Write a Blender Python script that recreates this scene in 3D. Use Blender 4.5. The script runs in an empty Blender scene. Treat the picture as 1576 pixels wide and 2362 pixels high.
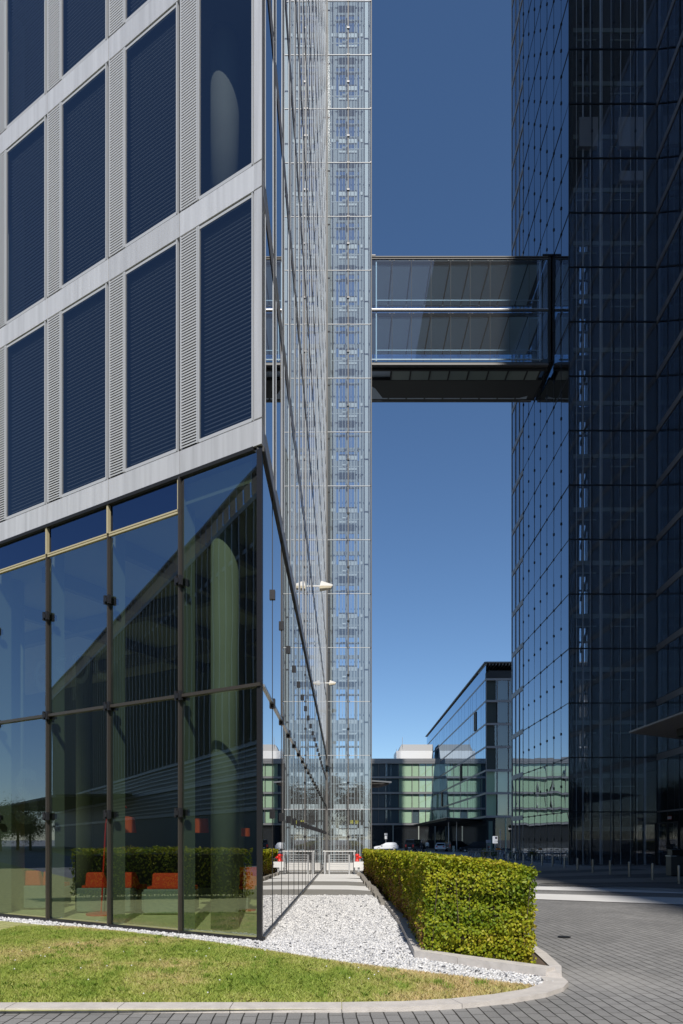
import bpy, math, random
import numpy as np
from mathutils import Vector
random.seed(7); RS = np.random.RandomState(11)
S = bpy.context.scene
COL = S.collection
FPX, HOR, EYE = 1575.0, 1936.0, 1.55          # focal length, horizon row (pixels of the photograph) and eye height

# ------------------------------------------------------------------ helpers
def zg(Y):
    return 0.0 if Y < 10 else (-.0075*(Y-10) if Y < 55 else -.3375-.002*(min(Y, 200)-55))
def G(x, y):
    lo, hi = 1., 400.
    for _ in range(50):
        m = (lo+hi)/2
        if HOR+FPX*(EYE-zg(m))/m > y: lo = m
        else: hi = m
    return ((x-788)/FPX*lo, lo)
def AT(x, y, Y): return ((x-788)/FPX*Y, Y, EYE+(HOR-y)*Y/FPX)

class MB:
    def __init__(s): s.v = []; s.f = []
    def box8(s, p):
        n = len(s.v); s.v += [tuple(q) for q in p]
        s.f += [(n, n+3, n+2, n+1), (n+4, n+5, n+6, n+7), (n, n+1, n+5, n+4), (n+1, n+2, n+6, n+5), (n+2, n+3, n+7, n+6), (n+3, n, n+4, n+7)]
        return s
    def box(s, x0, x1, y0, y1, z0, z1):
        return s.box8([(x0, y0, z0), (x1, y0, z0), (x1, y1, z0), (x0, y1, z0), (x0, y0, z1), (x1, y0, z1), (x1, y1, z1), (x0, y1, z1)])
    def face(s, pts):
        n = len(s.v); s.v += [tuple(q) for q in pts]; s.f.append(tuple(range(n, n+len(pts)))); return s
    def prism(s, plan, z0, z1):
        n = len(s.v); k = len(plan)
        zz0 = z0 if callable(z0) else (lambda y: z0); zz1 = z1 if callable(z1) else (lambda y: z1)
        s.v += [(x, y, zz0(y)) for x, y in plan]+[(x, y, zz1(y)) for x, y in plan]
        s.f += [tuple(range(n+k-1, n-1, -1)), tuple(range(n+k, n+2*k))]
        s.f += [(n+i, n+(i+1) % k, n+k+(i+1) % k, n+k+i) for i in range(k)]; return s
    def tube(s, a, b, r, n=8, r2=None):
        a = Vector(a); b = Vector(b); d = (b-a).normalized()
        u = d.orthogonal().normalized(); w = d.cross(u); r2 = r if r2 is None else r2
        m = len(s.v)
        for p, rr in ((a, r), (b, r2)):
            for i in range(n):
                t = 2*math.pi*i/n; s.v.append(tuple(p+u*rr*math.cos(t)+w*rr*math.sin(t)))
        s.f += [(m+i, m+(i+1) % n, m+n+(i+1) % n, m+n+i) for i in range(n)]
        s.f += [tuple(range(m+n-1, m-1, -1)), tuple(range(m+n, m+2*n))]; return s
    def lathe(s, prof, c=(0, 0, 0), n=20):
        m = len(s.v)
        for r, z in prof:
            for i in range(n):
                t = 2*math.pi*i/n; s.v.append((c[0]+r*math.cos(t), c[1]+r*math.sin(t), c[2]+z))
        for j in range(len(prof)-1):
            s.f += [(m+j*n+i, m+j*n+(i+1) % n, m+(j+1)*n+(i+1) % n, m+(j+1)*n+i) for i in range(n)]
        s.f += [tuple(range(m+n-1, m-1, -1)), tuple(range(m+(len(prof)-1)*n, m+len(prof)*n))]; return s
    def torus(s, c, ax, R, r, n=20, k=6):
        c = Vector(c); ax = Vector(ax).normalized(); u = ax.orthogonal().normalized(); w = ax.cross(u); m = len(s.v)
        for i in range(n):
            t = 2*math.pi*i/n; e = u*math.cos(t)+w*math.sin(t)
            for j in range(k):
                q = 2*math.pi*j/k; s.v.append(tuple(c+e*(R+r*math.cos(q))+ax*r*math.sin(q)))
        s.f += [(m+i*k+j, m+((i+1) % n)*k+j, m+((i+1) % n)*k+(j+1) % k, m+i*k+(j+1) % k) for i in range(n) for j in range(k)]; return s

class Fr:                                       # a wall's own frame: s along it, t outward, z up
    def __init__(s, o, d, n): s.o = o; s.d = d; s.n = n
    def p(s, a, t, z): return (s.o[0]+s.d[0]*a+s.n[0]*t, s.o[1]+s.d[1]*a+s.n[1]*t, z)
    def box(s, mb, s0, s1, t0, t1, z0, z1):
        mb.box8([s.p(s0, t0, z0), s.p(s1, t0, z0), s.p(s1, t1, z0), s.p(s0, t1, z0), s.p(s0, t0, z1), s.p(s1, t0, z1), s.p(s1, t1, z1), s.p(s0, t1, z1)])
    def pane(s, mb, s0, s1, t, z0, z1, wob=0.0):
        q = [RS.uniform(-wob, wob) for _ in range(3)]
        q.append(q[0]+q[2]-q[1])
        mb.face([s.p(s0, t+q[0], z0), s.p(s1, t+q[1], z0), s.p(s1, t+q[2], z1), s.p(s0, t+q[3], z1)])

def wloc(o):
    v = Vector((0, 0, 0))
    while o is not None: v = v+o.location; o = o.parent
    return v
def obj(name, mb, mat, parent=None, smooth=False, kind=None, label=None):
    off = wloc(parent) if parent else Vector((0, 0, 0))
    me = bpy.data.meshes.new(name)
    me.from_pydata([(x-off.x, y-off.y, z-off.z) for x, y, z in mb.v], [], mb.f)
    if mat: me.materials.append(mat)
    if smooth: me.polygons.foreach_set('use_smooth', [True]*len(me.polygons))
    o = bpy.data.objects.new(name, me); COL.objects.link(o)
    if parent: o.parent = parent
    if kind: o['kind'] = kind
    if label: o['label'] = label
    return o
def np_obj(name, V, F, mat, parent=None, tone=None, kind=None):
    me = bpy.data.meshes.new(name); k = F.shape[1]
    off = wloc(parent) if parent else Vector((0, 0, 0))
    V = V-np.array(off)
    me.vertices.add(len(V)); me.vertices.foreach_set('co', V.astype(np.float32).ravel())
    me.loops.add(F.size); me.loops.foreach_set('vertex_index', F.astype(np.int32).ravel())
    me.polygons.add(len(F)); me.polygons.foreach_set('loop_start', np.arange(0, F.size, k, dtype=np.int32))
    me.update(calc_edges=True)
    if tone is not None:
        a = me.attributes.new('tone', 'FLOAT', 'POINT'); a.data.foreach_set('value', tone.astype(np.float32))
    me.materials.append(mat); me.validate()
    o = bpy.data.objects.new(name, me); COL.objects.link(o)
    if parent: o.parent = parent
    if kind: o['kind'] = kind
    return o
def tag(o, label, cat, group=None, kind=None):
    o['label'] = label; o['category'] = cat
    if group: o['group'] = group
    if kind: o['kind'] = kind
    return o
def thing(name, label, cat, loc=(0, 0, 0), group=None):
    o = bpy.data.objects.new(name, None); COL.objects.link(o); o.location = loc; o.empty_display_size = .2
    return tag(o, label, cat, group)
def copy_tree(o, parent=None):
    c = o.copy(); COL.objects.link(c)
    c.parent = parent
    for ch in list(o.children): copy_tree(ch, c)
    return c
ORD = ['first', 'second', 'third', 'fourth', 'fifth', 'sixth', 'seventh', 'eighth', 'ninth', 'tenth', 'eleventh', 'twelfth', 'thirteenth', 'fourteenth', 'fifteenth']

# ------------------------------------------------------------------ materials
def newmat(name):
    m = bpy.data.materials.new(name); m.use_nodes = True; nt = m.node_tree; nt.nodes.clear()
    out = nt.nodes.new('ShaderNodeOutputMaterial'); return m, nt, out
def N(nt, t, **kw):
    n = nt.nodes.new(t)
    for k, v in kw.items(): setattr(n, k, v)
    return n
def plain(name, col, rough=.5, metal=0., var=0., scale=3., stretch=(1, 1, 1), bump=0., spec=.5, bscale=None):
    m, nt, out = newmat(name); b = N(nt, 'ShaderNodeBsdfPrincipled')
    b.inputs['Base Color'].default_value = (*col, 1); b.inputs['Roughness'].default_value = rough
    b.inputs['Metallic'].default_value = metal; b.inputs['Specular IOR Level'].default_value = spec
    nt.links.new(b.outputs[0], out.inputs[0])
    if var or bump:
        g = N(nt, 'ShaderNodeNewGeometry'); mp = N(nt, 'ShaderNodeMapping'); mp.inputs['Scale'].default_value = stretch
        nt.links.new(g.outputs['Position'], mp.inputs[0])
        no = N(nt, 'ShaderNodeTexNoise'); no.inputs['Scale'].default_value = scale; no.inputs['Detail'].default_value = 6
        nt.links.new(mp.outputs[0], no.inputs[0])
        if var:
            mr = N(nt, 'ShaderNodeMapRange'); mr.inputs[1].default_value = .25; mr.inputs[2].default_value = .75
            mr.inputs[3].default_value = 1-var; mr.inputs[4].default_value = 1+var
            nt.links.new(no.outputs[0], mr.inputs[0])
            mx = N(nt, 'ShaderNodeMix', data_type='RGBA', blend_type='MULTIPLY'); mx.inputs[0].default_value = 1
            mx.inputs[6].default_value = (*col, 1); nt.links.new(mr.outputs[0], mx.inputs[7])
            nt.links.new(mx.outputs[2], b.inputs['Base Color'])
        if bump:
            n2 = N(nt, 'ShaderNodeTexNoise'); n2.inputs['Scale'].default_value = bscale or scale*8; n2.inputs['Detail'].default_value = 5
            nt.links.new(g.outputs['Position'], n2.inputs[0])
            bp = N(nt, 'ShaderNodeBump'); bp.inputs['Strength'].default_value = bump; bp.inputs['Distance'].default_value = .02
            nt.links.new(n2.outputs[0], bp.inputs['Height']); nt.links.new(bp.outputs[0], b.inputs['Normal'])
    return m
def glass(name, tint, r0, power=5., haze=0., gcol=(1, 1, 1), wave=0., wscale=.6, rough=0.):
    """a pane: tinted see-through plus mirror reflection that rises towards grazing angles"""
    m, nt, out = newmat(name)
    lw = N(nt, 'ShaderNodeLayerWeight'); lw.inputs[0].default_value = .5
    pw = N(nt, 'ShaderNodeMath', operation='POWER'); pw.inputs[1].default_value = power
    nt.links.new(lw.outputs['Facing'], pw.inputs[0])
    mr = N(nt, 'ShaderNodeMapRange'); mr.inputs[3].default_value = r0; mr.inputs[4].default_value = 1.
    nt.links.new(pw.outputs[0], mr.inputs[0])
    tr = N(nt, 'ShaderNodeBsdfTransparent'); tr.inputs[0].default_value = (*tint, 1)
    gl = N(nt, 'ShaderNodeBsdfAnisotropic'); gl.inputs[0].default_value = (*gcol, 1); gl.inputs['Roughness'].default_value = rough
    mx = N(nt, 'ShaderNodeMixShader')
    last = tr
    if haze:
        df = N(nt, 'ShaderNodeBsdfDiffuse'); df.inputs[0].default_value = (.88, .88, .88, 1)
        tl = N(nt, 'ShaderNodeBsdfTranslucent'); tl.inputs[0].default_value = (.8, .85, .88, 1)
        a = N(nt, 'ShaderNodeAddShader'); nt.links.new(df.outputs[0], a.inputs[0]); nt.links.new(tl.outputs[0], a.inputs[1])
        hm = N(nt, 'ShaderNodeMixShader'); hm.inputs[0].default_value = haze
        nt.links.new(tr.outputs[0], hm.inputs[1]); nt.links.new(df.outputs[0], hm.inputs[2]); last = hm
    if wave:
        g = N(nt, 'ShaderNodeNewGeometry'); no = N(nt, 'ShaderNodeTexNoise'); no.inputs['Scale'].default_value = wscale; no.inputs['Detail'].default_value = 1
        nt.links.new(g.outputs['Position'], no.inputs[0])
        bp = N(nt, 'ShaderNodeBump'); bp.inputs['Strength'].default_value = 1; bp.inputs['Distance'].default_value = wave
        nt.links.new(no.outputs[0], bp.inputs['Height']); nt.links.new(bp.outputs[0], gl.inputs['Normal'])
    nt.links.new(mr.outputs[0], mx.inputs[0]); nt.links.new(last.outputs[0], mx.inputs[1]); nt.links.new(gl.outputs[0], mx.inputs[2])
    nt.links.new(mx.outputs[0], out.inputs[0]); return m
def leafmat(name, stops, trans=.35, rough=.5, noise=0.):
    """colour ramp over a per-leaf random value, picked between two ramps by the 'tone' attribute"""
    m, nt, out = newmat(name)
    g = N(nt, 'ShaderNodeNewGeometry'); at = N(nt, 'ShaderNodeAttribute'); at.attribute_name = 'tone'
    ad = N(nt, 'ShaderNodeMath', operation='MULTIPLY_ADD'); ad.inputs[1].default_value = .35; ad.use_clamp = True
    nt.links.new(g.outputs['Random Per Island'], ad.inputs[0]); nt.links.new(at.outputs['Fac'], ad.inputs[2])
    r = N(nt, 'ShaderNodeValToRGB'); el = r.color_ramp.elements
    while len(el) < len(stops): el.new(.5)
    for e, (p, c) in zip(el, stops): e.position = p; e.color = (*c, 1)
    nt.links.new(ad.outputs[0], r.inputs[0])
    b = N(nt, 'ShaderNodeBsdfPrincipled'); b.inputs['Roughness'].default_value = rough; b.inputs['Specular IOR Level'].default_value = .35
    nt.links.new(r.outputs[0], b.inputs['Base Color'])
    t = N(nt, 'ShaderNodeBsdfTranslucent'); nt.links.new(r.outputs[0], t.inputs[0])
    mx = N(nt, 'ShaderNodeMixShader'); mx.inputs[0].default_value = trans
    nt.links.new(b.outputs[0], mx.inputs[1]); nt.links.new(t.outputs[0], mx.inputs[2]); nt.links.new(mx.outputs[0], out.inputs[0]); return m

M = {}
M['alu'] = plain('aluminium cladding', (.60, .605, .62), .40, .12, .14, 2.6, (4, 4, .16), spec=.4)
_nt = M['alu'].node_tree; _b = [n for n in _nt.nodes if n.type == 'BSDF_PRINCIPLED'][0]; _src = _b.inputs['Base Color'].links[0].from_socket
_oi = N(_nt, 'ShaderNodeObjectInfo'); _mr = N(_nt, 'ShaderNodeMapRange'); _mr.inputs[3].default_value = .90; _mr.inputs[4].default_value = 1.07; _nt.links.new(_oi.outputs['Random'], _mr.inputs[0])
_mx = N(_nt, 'ShaderNodeMix', data_type='RGBA', blend_type='MULTIPLY'); _mx.inputs[0].default_value = 1; _nt.links.new(_src, _mx.inputs[6]); _nt.links.new(_mr.outputs[0], _mx.inputs[7]); _nt.links.new(_mx.outputs[2], _b.inputs['Base Color'])
M['alu_frame'] = plain('aluminium frame', (.46, .475, .50), .6, 0, spec=.2)
M['slat'] = plain('louvre slats', (.60, .61, .63), .5, 0)
M['side_frame'] = plain('side frame', (.58, .63, .70), .7, spec=.1)
M['mast'] = plain('grey steel mast', (.17, .165, .16), .55, 0, spec=.3)
M['shaftgrey'] = plain('lift steelwork', (.60, .63, .66), .5)
M['gasket'] = plain('black gasket', (.012, .012, .013), .6)
M['darksteel'] = plain('dark steel', (.03, .03, .034), .4, .3)
M['bronze'] = plain('bronze anodised mullion', (.12, .105, .09), .35, .6)
M['brass'] = plain('yellowed mullion', (.50, .44, .28), .5)
M['steel'] = plain('brushed steel', (.52, .52, .50), .3, .9)
M['white'] = plain('white paint', (.80, .80, .79), .45)
M['post'] = plain('lobby post', (.22, .25, .22), .6)
M['core'] = plain('dark interior', (.040, .042, .045), .8)
M['blind_sky'] = plain('blind toned as mirrored sky', (.10, .13, .17), .8)  # dark blue put into blinds, imitating sky mirrored in shaded windows
M['slab'] = plain('floor slab', (.09, .095, .10), .8)
M['blind'] = plain('blind slat', (.36, .38, .41), .5)
M['g_win'] = glass('office window glass', (.47, .50, .52), .16, 4, gcol=(.66, .67, .74))
M['g_pan'] = glass('spandrel glass', (.10, .14, .20), .22, 4, gcol=(.55, .68, 1.0))
M['g_lobby'] = glass('lobby glass', (.53, .62, .51), .31, 4, gcol=(.74, .82, .95), wave=.0012, wscale=.7)
M['g_mir'] = glass('mirror glass', (.30, .38, .36), .22, 2.2, wave=.0006, wscale=.5)
M['g_lift'] = glass('lift shaft glass', (.76, .84, .88), .17, 4, haze=.068)
M['g_dark'] = glass('dark tower glass', (.80, .84, .88), .17, 4, gcol=(.9, .92, .97), haze=.03)
M['g_dmir'] = glass('dark tower mirror glass', (.20, .25, .28), .24, 2.5, gcol=(.70, .78, .88), wave=.006, wscale=.45)
M['g_bridge'] = glass('bridge glass', (.66, .82, .93), .12, 4, haze=.035)
M['g_hotel'] = glass('hotel glass', (.86, .93, .88), .12, 4)
M['g_hmir'] = glass('hotel mirror glass', (.2, .25, .25), .24, 2.6, gcol=(.66, .80, .95))
M['dframe'] = plain('dark curtain wall frame', (.02, .021, .024), .4, .4)
M['gframe'] = plain('grey band', (.27, .265, .27), .5, .2)
M['concrete'] = plain('fair concrete', (.30, .325, .29), .8, 0, .08, 2)
M['lobbyfloor'] = plain('pale lobby floor', (.90, .80, .50), .45)
M['lobbywall'] = plain('lobby wall', (.05, .065, .055), .8)
M['red'] = plain('red upholstery', (.82, .075, .025), .75, bump=.1, scale=20)
M['sofa'] = plain('pale sofa shell', (.30, .34, .33), .4)
M['kerb'] = plain('granite kerb', (.60, .56, .52), .75, 0, .12, 9, bump=.25, bscale=90)
M['kstone'] = plain('grey kerb stone', (.27, .25, .22), .85, 0, .14, 7, bump=.25, bscale=60)
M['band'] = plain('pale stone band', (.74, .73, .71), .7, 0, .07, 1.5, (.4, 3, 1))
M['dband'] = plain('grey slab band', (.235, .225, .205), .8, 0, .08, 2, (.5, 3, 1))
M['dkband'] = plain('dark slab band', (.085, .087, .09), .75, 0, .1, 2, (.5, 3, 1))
M['soil'] = plain('bare soil', (.12, .085, .06), .95, 0, .35, 14, bump=.6)
M['turf'] = plain('turf ground', (.36, .36, .14), .95, 0, .4, 9)
M['gbase'] = plain('gravel bed', (.34, .34, .34), .9, 0, .3, 40)
M['blind_green'] = plain('pale green blind', (.54, .66, .50), .7)
M['hotelmetal'] = plain('hotel metal band', (.33, .325, .32), .35, .5)
M['roofgrey'] = plain('grey metal roof', (.16, .165, .17), .5, .2)
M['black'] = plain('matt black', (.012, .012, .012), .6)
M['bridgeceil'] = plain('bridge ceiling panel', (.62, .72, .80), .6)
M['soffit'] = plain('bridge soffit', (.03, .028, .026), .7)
M['redpaint'] = plain('red paint', (.78, .035, .025), .35)
M['redlit'] = plain('red lamp shade', (.90, .13, .04), .7)
M['zinc'] = plain('galvanised steel', (.56, .57, .58), .42, .5)

# brick paving: setts in courses running away from the camera
def paving():
    m, nt, out = newmat('grey sett paving'); b = N(nt, 'ShaderNodeBsdfPrincipled'); b.inputs['Roughness'].default_value = .72
    g = N(nt, 'ShaderNodeNewGeometry'); mp = N(nt, 'ShaderNodeMapping'); mp.inputs['Rotation'].default_value = (0, 0, math.radians(88))
    wn = N(nt, 'ShaderNodeTexNoise'); wn.inputs['Scale'].default_value = 1.3
    nt.links.new(g.outputs['Position'], wn.inputs[0])
    va = N(nt, 'ShaderNodeVectorMath', operation='MULTIPLY_ADD'); va.inputs[1].default_value = (.05, .05, 0)
    nt.links.new(wn.outputs['Color'], va.inputs[0]); nt.links.new(g.outputs['Position'], va.inputs[2])
    nt.links.new(va.outputs[0], mp.inputs[0])
    br = N(nt, 'ShaderNodeTexBrick'); br.inputs['Scale'].default_value = 1; br.inputs['Brick Width'].default_value = .215; br.inputs['Row Height'].default_value = .125
    br.inputs['Mortar Size'].default_value = .0065; br.inputs['Mortar Smooth'].default_value = .2; br.inputs['Bias'].default_value = -.1
    br.inputs['Color1'].default_value = (.262, .256, .248, 1); br.inputs['Color2'].default_value = (.212, .208, .202, 1); br.inputs['Mortar'].default_value = (.10, .095, .09, 1)
    nt.links.new(mp.outputs[0], br.inputs[0])
    n1 = N(nt, 'ShaderNodeTexNoise'); n1.inputs['Scale'].default_value = .45; n1.inputs['Detail'].default_value = 8
    n2 = N(nt, 'ShaderNodeTexNoise'); n2.inputs['Scale'].default_value = 60; n2.inputs['Detail'].default_value = 4
    for n in (n1, n2): nt.links.new(g.outputs['Position'], n.inputs[0])
    a = N(nt, 'ShaderNodeMath', operation='MULTIPLY_ADD'); a.inputs[1].default_value = 1.1; a.inputs[2].default_value = .12
    nt.links.new(n1.outputs[0], a.inputs[0])
    c = N(nt, 'ShaderNodeMath', operation='MULTIPLY_ADD'); c.inputs[1].default_value = .7; nt.links.new(n2.outputs[0], c.inputs[0]); nt.links.new(a.outputs[0], c.inputs[2])
    mx = N(nt, 'ShaderNodeMix', data_type='RGBA', blend_type='MULTIPLY'); mx.inputs[0].default_value = 1
    sx = N(nt, 'ShaderNodeSeparateXYZ'); nt.links.new(mp.outputs[0], sx.inputs[0])
    dv = N(nt, 'ShaderNodeMath', operation='DIVIDE'); dv.inputs[1].default_value = .125; nt.links.new(sx.outputs['Y'], dv.inputs[0])
    pp = N(nt, 'ShaderNodeMath', operation='PINGPONG'); pp.inputs[1].default_value = .5; nt.links.new(dv.outputs[0], pp.inputs[0])
    n3 = N(nt, 'ShaderNodeTexNoise'); n3.inputs['Scale'].default_value = 3.5; nt.links.new(g.outputs['Position'], n3.inputs[0])
    th = N(nt, 'ShaderNodeMath', operation='MULTIPLY'); th.inputs[1].default_value = .10; nt.links.new(n3.outputs[0], th.inputs[0])
    lt = N(nt, 'ShaderNodeMath', operation='LESS_THAN'); nt.links.new(pp.outputs[0], lt.inputs[0]); nt.links.new(th.outputs[0], lt.inputs[1])
    jm = N(nt, 'ShaderNodeMix', data_type='RGBA'); jm.inputs[7].default_value = (.03, .028, .025, 1)
    nt.links.new(lt.outputs[0], jm.inputs[0]); nt.links.new(br.outputs[0], jm.inputs[6])
    ds = N(nt, 'ShaderNodeVectorMath', operation='DISTANCE'); ds.inputs[1].default_value = (2.95, 7.6, 0); nt.links.new(va.outputs[0], ds.inputs[0])
    dm = N(nt, 'ShaderNodeMapRange'); dm.inputs[1].default_value = .9; dm.inputs[2].default_value = .1; dm.inputs[3].default_value = 0; dm.inputs[4].default_value = .75; nt.links.new(ds.outputs['Value'], dm.inputs[0])
    dn = N(nt, 'ShaderNodeMath', operation='MULTIPLY'); nt.links.new(dm.outputs[0], dn.inputs[0]); nt.links.new(n1.outputs[0], dn.inputs[1])
    nt.links.new(jm.outputs[2], mx.inputs[6]); nt.links.new(c.outputs[0], mx.inputs[7])
    du = N(nt, 'ShaderNodeMix', data_type='RGBA'); du.inputs[7].default_value = (.42, .40, .37, 1)
    nt.links.new(dn.outputs[0], du.inputs[0]); nt.links.new(mx.outputs[2], du.inputs[6]); nt.links.new(du.outputs[2], b.inputs['Base Color'])
    bp = N(nt, 'ShaderNodeBump'); bp.invert = True; bp.inputs['Strength'].default_value = .7; bp.inputs['Distance'].default_value = .012
    nt.links.new(br.outputs['Fac'], bp.inputs['Height']); nt.links.new(bp.outputs[0], b.inputs['Normal'])
    nt.links.new(b.outputs[0], out.inputs[0]); return m
M['paving'] = paving()
M['leaf'] = leafmat('hedge leaves', [(0, (.04, .10, .008)), (.22, (.15, .24, .014)), (.5, (.34, .39, .018)), (.74, (.52, .48, .03)), (1, (.36, .19, .08))], .35)
M['treeleaf'] = leafmat('tree leaves', [(0, (.02, .05, .012)), (.6, (.05, .10, .02)), (1, (.10, .15, .03))], .3)
M['grass'] = leafmat('grass blades', [(0, (.33, .47, .08)), (.4, (.54, .62, .15)), (.66, (.70, .66, .27)), (1, (.86, .68, .40))], .45)
M['stone'] = leafmat('marble chips', [(0, (.30, .30, .32)), (.25, (.55, .55, .56)), (.55, (.74, .73, .72)), (.90, (.78, .77, .76)), (1, (.10, .10, .11))], 0., .7)
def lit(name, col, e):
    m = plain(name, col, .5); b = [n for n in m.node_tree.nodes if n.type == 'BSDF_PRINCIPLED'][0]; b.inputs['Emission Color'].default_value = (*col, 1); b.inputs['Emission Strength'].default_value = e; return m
M['signglow'] = lit('sign face with added glow', (.85, .86, .88), .55)  # white given a glow of its own to brighten signs standing in shade
M['bark'] = plain('bark', (.09, .065, .045), .9, 0, .3, 12)

# ------------------------------------------------------------------ sky, sun, camera
EL, AZ = math.radians(47), math.radians(174.5)          # sun behind the camera, a touch to the right
SUN = Vector((math.sin(AZ)*math.cos(EL), math.cos(AZ)*math.cos(EL), math.sin(EL)))
w = bpy.data.worlds.new('World'); S.world = w; w.use_nodes = True
nt = w.node_tree; bg = nt.nodes['Background']
sk = nt.nodes.new('ShaderNodeTexSky'); sk.sky_type = 'NISHITA'; sk.sun_disc = False
sk.sun_elevation = EL; sk.sun_rotation = AZ; sk.air_density = 1.0; sk.dust_density = .15; sk.ozone_density = 4.6; sk.altitude = 500
hs = nt.nodes.new('ShaderNodeHueSaturation'); hs.inputs['Saturation'].default_value = 1.07; hs.inputs['Value'].default_value = .96
nt.links.new(sk.outputs[0], hs.inputs['Color']); nt.links.new(hs.outputs[0], bg.inputs[0]); bg.inputs[1].default_value = .12
ld = bpy.data.lights.new('sun', 'SUN'); ld.energy = 4.6; ld.angle = math.radians(.53); ld.color = (1, .955, .89)
lo = bpy.data.objects.new('sun', ld); COL.objects.link(lo); lo.rotation_euler = (-SUN).to_track_quat('-Z', 'Y').to_euler(); lo.location = (5, -30, 60)
cd = bpy.data.cameras.new('camera'); cam = bpy.data.objects.new('camera', cd); COL.objects.link(cam); S.camera = cam
cam.location = (0, 0, EYE); cam.rotation_euler = (math.radians(90), 0, 0)
cd.sensor_fit = 'HORIZONTAL'; cd.sensor_width = 36; cd.lens = 36*FPX/1576; cd.shift_y = (HOR-1181)/1576; cd.clip_end = 3000; cd.clip_start = .05
# blender's shift is measured on the longer image side
cd.shift_y = (HOR-1181)/1576
S.view_settings.view_transform = 'Standard'; S.view_settings.look = 'None'; S.view_settings.gamma = 1; S.view_settings.exposure = 0
S.render.engine = 'CYCLES'; cy = S.cycles
cy.max_bounces = 10; cy.glossy_bounces = 5; cy.diffuse_bounces = 3; cy.transmission_bounces = 4; cy.transparent_max_bounces = 24
cy.use_denoising = True; cy.caustics_reflective = False; cy.caustics_refractive = False; cy.sample_clamp_indirect = 6
try: cy.denoiser = 'OPENIMAGEDENOISE'
except Exception: pass

# ------------------------------------------------------------------ ground
g = MB()
YS = [-900, 10, 55, 200, 1500]
for a, b in zip(YS, YS[1:]): g.face([(-900, a, zg(a)), (900, a, zg(a)), (900, b, zg(b)), (-900, b, zg(b))])
tag(obj('ground', g, M['paving'], kind='structure'), 'grey sett paving of the plaza', 'ground')
def sheet(name, pts, mat, dz, label, cat):
    """flat polygon laid on the (slightly falling) ground"""
    g = MB(); g.face([(x, y, zg(y)+dz) for x, y in pts]); return tag(obj(name, g, M[mat], kind='structure'), label, cat)

TH = math.atan((1825+788)/1575.)
Cx, Cy = -1.185, 10.17                           # the sharp corner of the near building
DF = (-math.sin(TH), math.cos(TH)); NF = (-DF[1], DF[0])       # front wall runs away to the left
UX = .00317
DS = (UX, 1.0); NS = (1.0, -UX)                  # side wall runs away from the camera
FRONT = Fr((Cx, Cy), DF, NF); SIDE = Fr((Cx, Cy), DS, NS)

LAWN = [(-9.5, 5.9), (0, 6.1), (.7, 6.16), (1.2, 6.32), (1.8, 6.62), (2.06, 6.9), (2.02, 7.05), (1.37, 7.53), (.65, 7.98), (-.1, 8.5), (-1.0, 9.3), (-1.98, 10.1), (-3.5, 11.15), (-6.6, 13.0), (-9.5, 14.7)]
sheet('lawn', LAWN, 'turf', .03, 'strip of lawn in front of the glass corner, green and partly dried out', 'lawn')
sheet('lawn', [(-9.5, 5.9), (-9.5, 14.7), (-20, 20), (-110, 24), (-110, 2.2), (-16, 3.6)], 'turf', .02, 'far green lawn on the left that only the lobby glass mirrors', 'lawn')
GR = [(-.1, 8.5), (.65, 7.98), (1.37, 7.53), (2.02, 7.05), (2.18, 7.4), (2.2, 7.55), (.93, 8.74), (1.0, 12), (1.02, 19.3), (-1.05, 19.3)]
GR = [(2.3, 7.3), (2.2, 7.6), (.93, 8.76), (1.05, 14), (.95, 19.3), (-1.15, 19.3), (Cx, Cy), (-9.5, Cy+(9.5+Cx)*DF[1]/-DF[0]), (-9.5, 14.7), (-6.6, 13.0), (-3.5, 11.15), (-1.98, 10.1), (-1.0, 9.3), (-.1, 8.5), (.65, 7.98), (1.37, 7.53), (2.02, 7.05)]
sheet('gravel_bed', GR, 'gbase', .012, 'bed under the white gravel', 'gravel')
# path of slabs beyond the gravel, light and dark courses
edges = [19.3, 22.2, 24.4, 27.0, 29.4, 33.5, 40]
mats = ['dband', 'band', 'dband', 'band', 'band', 'dband']
for i in range(6):
    a, b = edges[i], edges[i+1]; sl = 1.35 if i < 4 else 0
    q = [(-1.12, a), (.2, a-.1*sl), (1.0, a-sl*.62), (1.0, b-sl*.62), (.2, b-.1*sl), (-1.12, b)]
    sheet('path', q, mats[i], .016, ['grey', 'white'][mats[i] == 'band']+' slab course of the path, number '+ORD[i]+' from the gravel', 'path')
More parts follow.
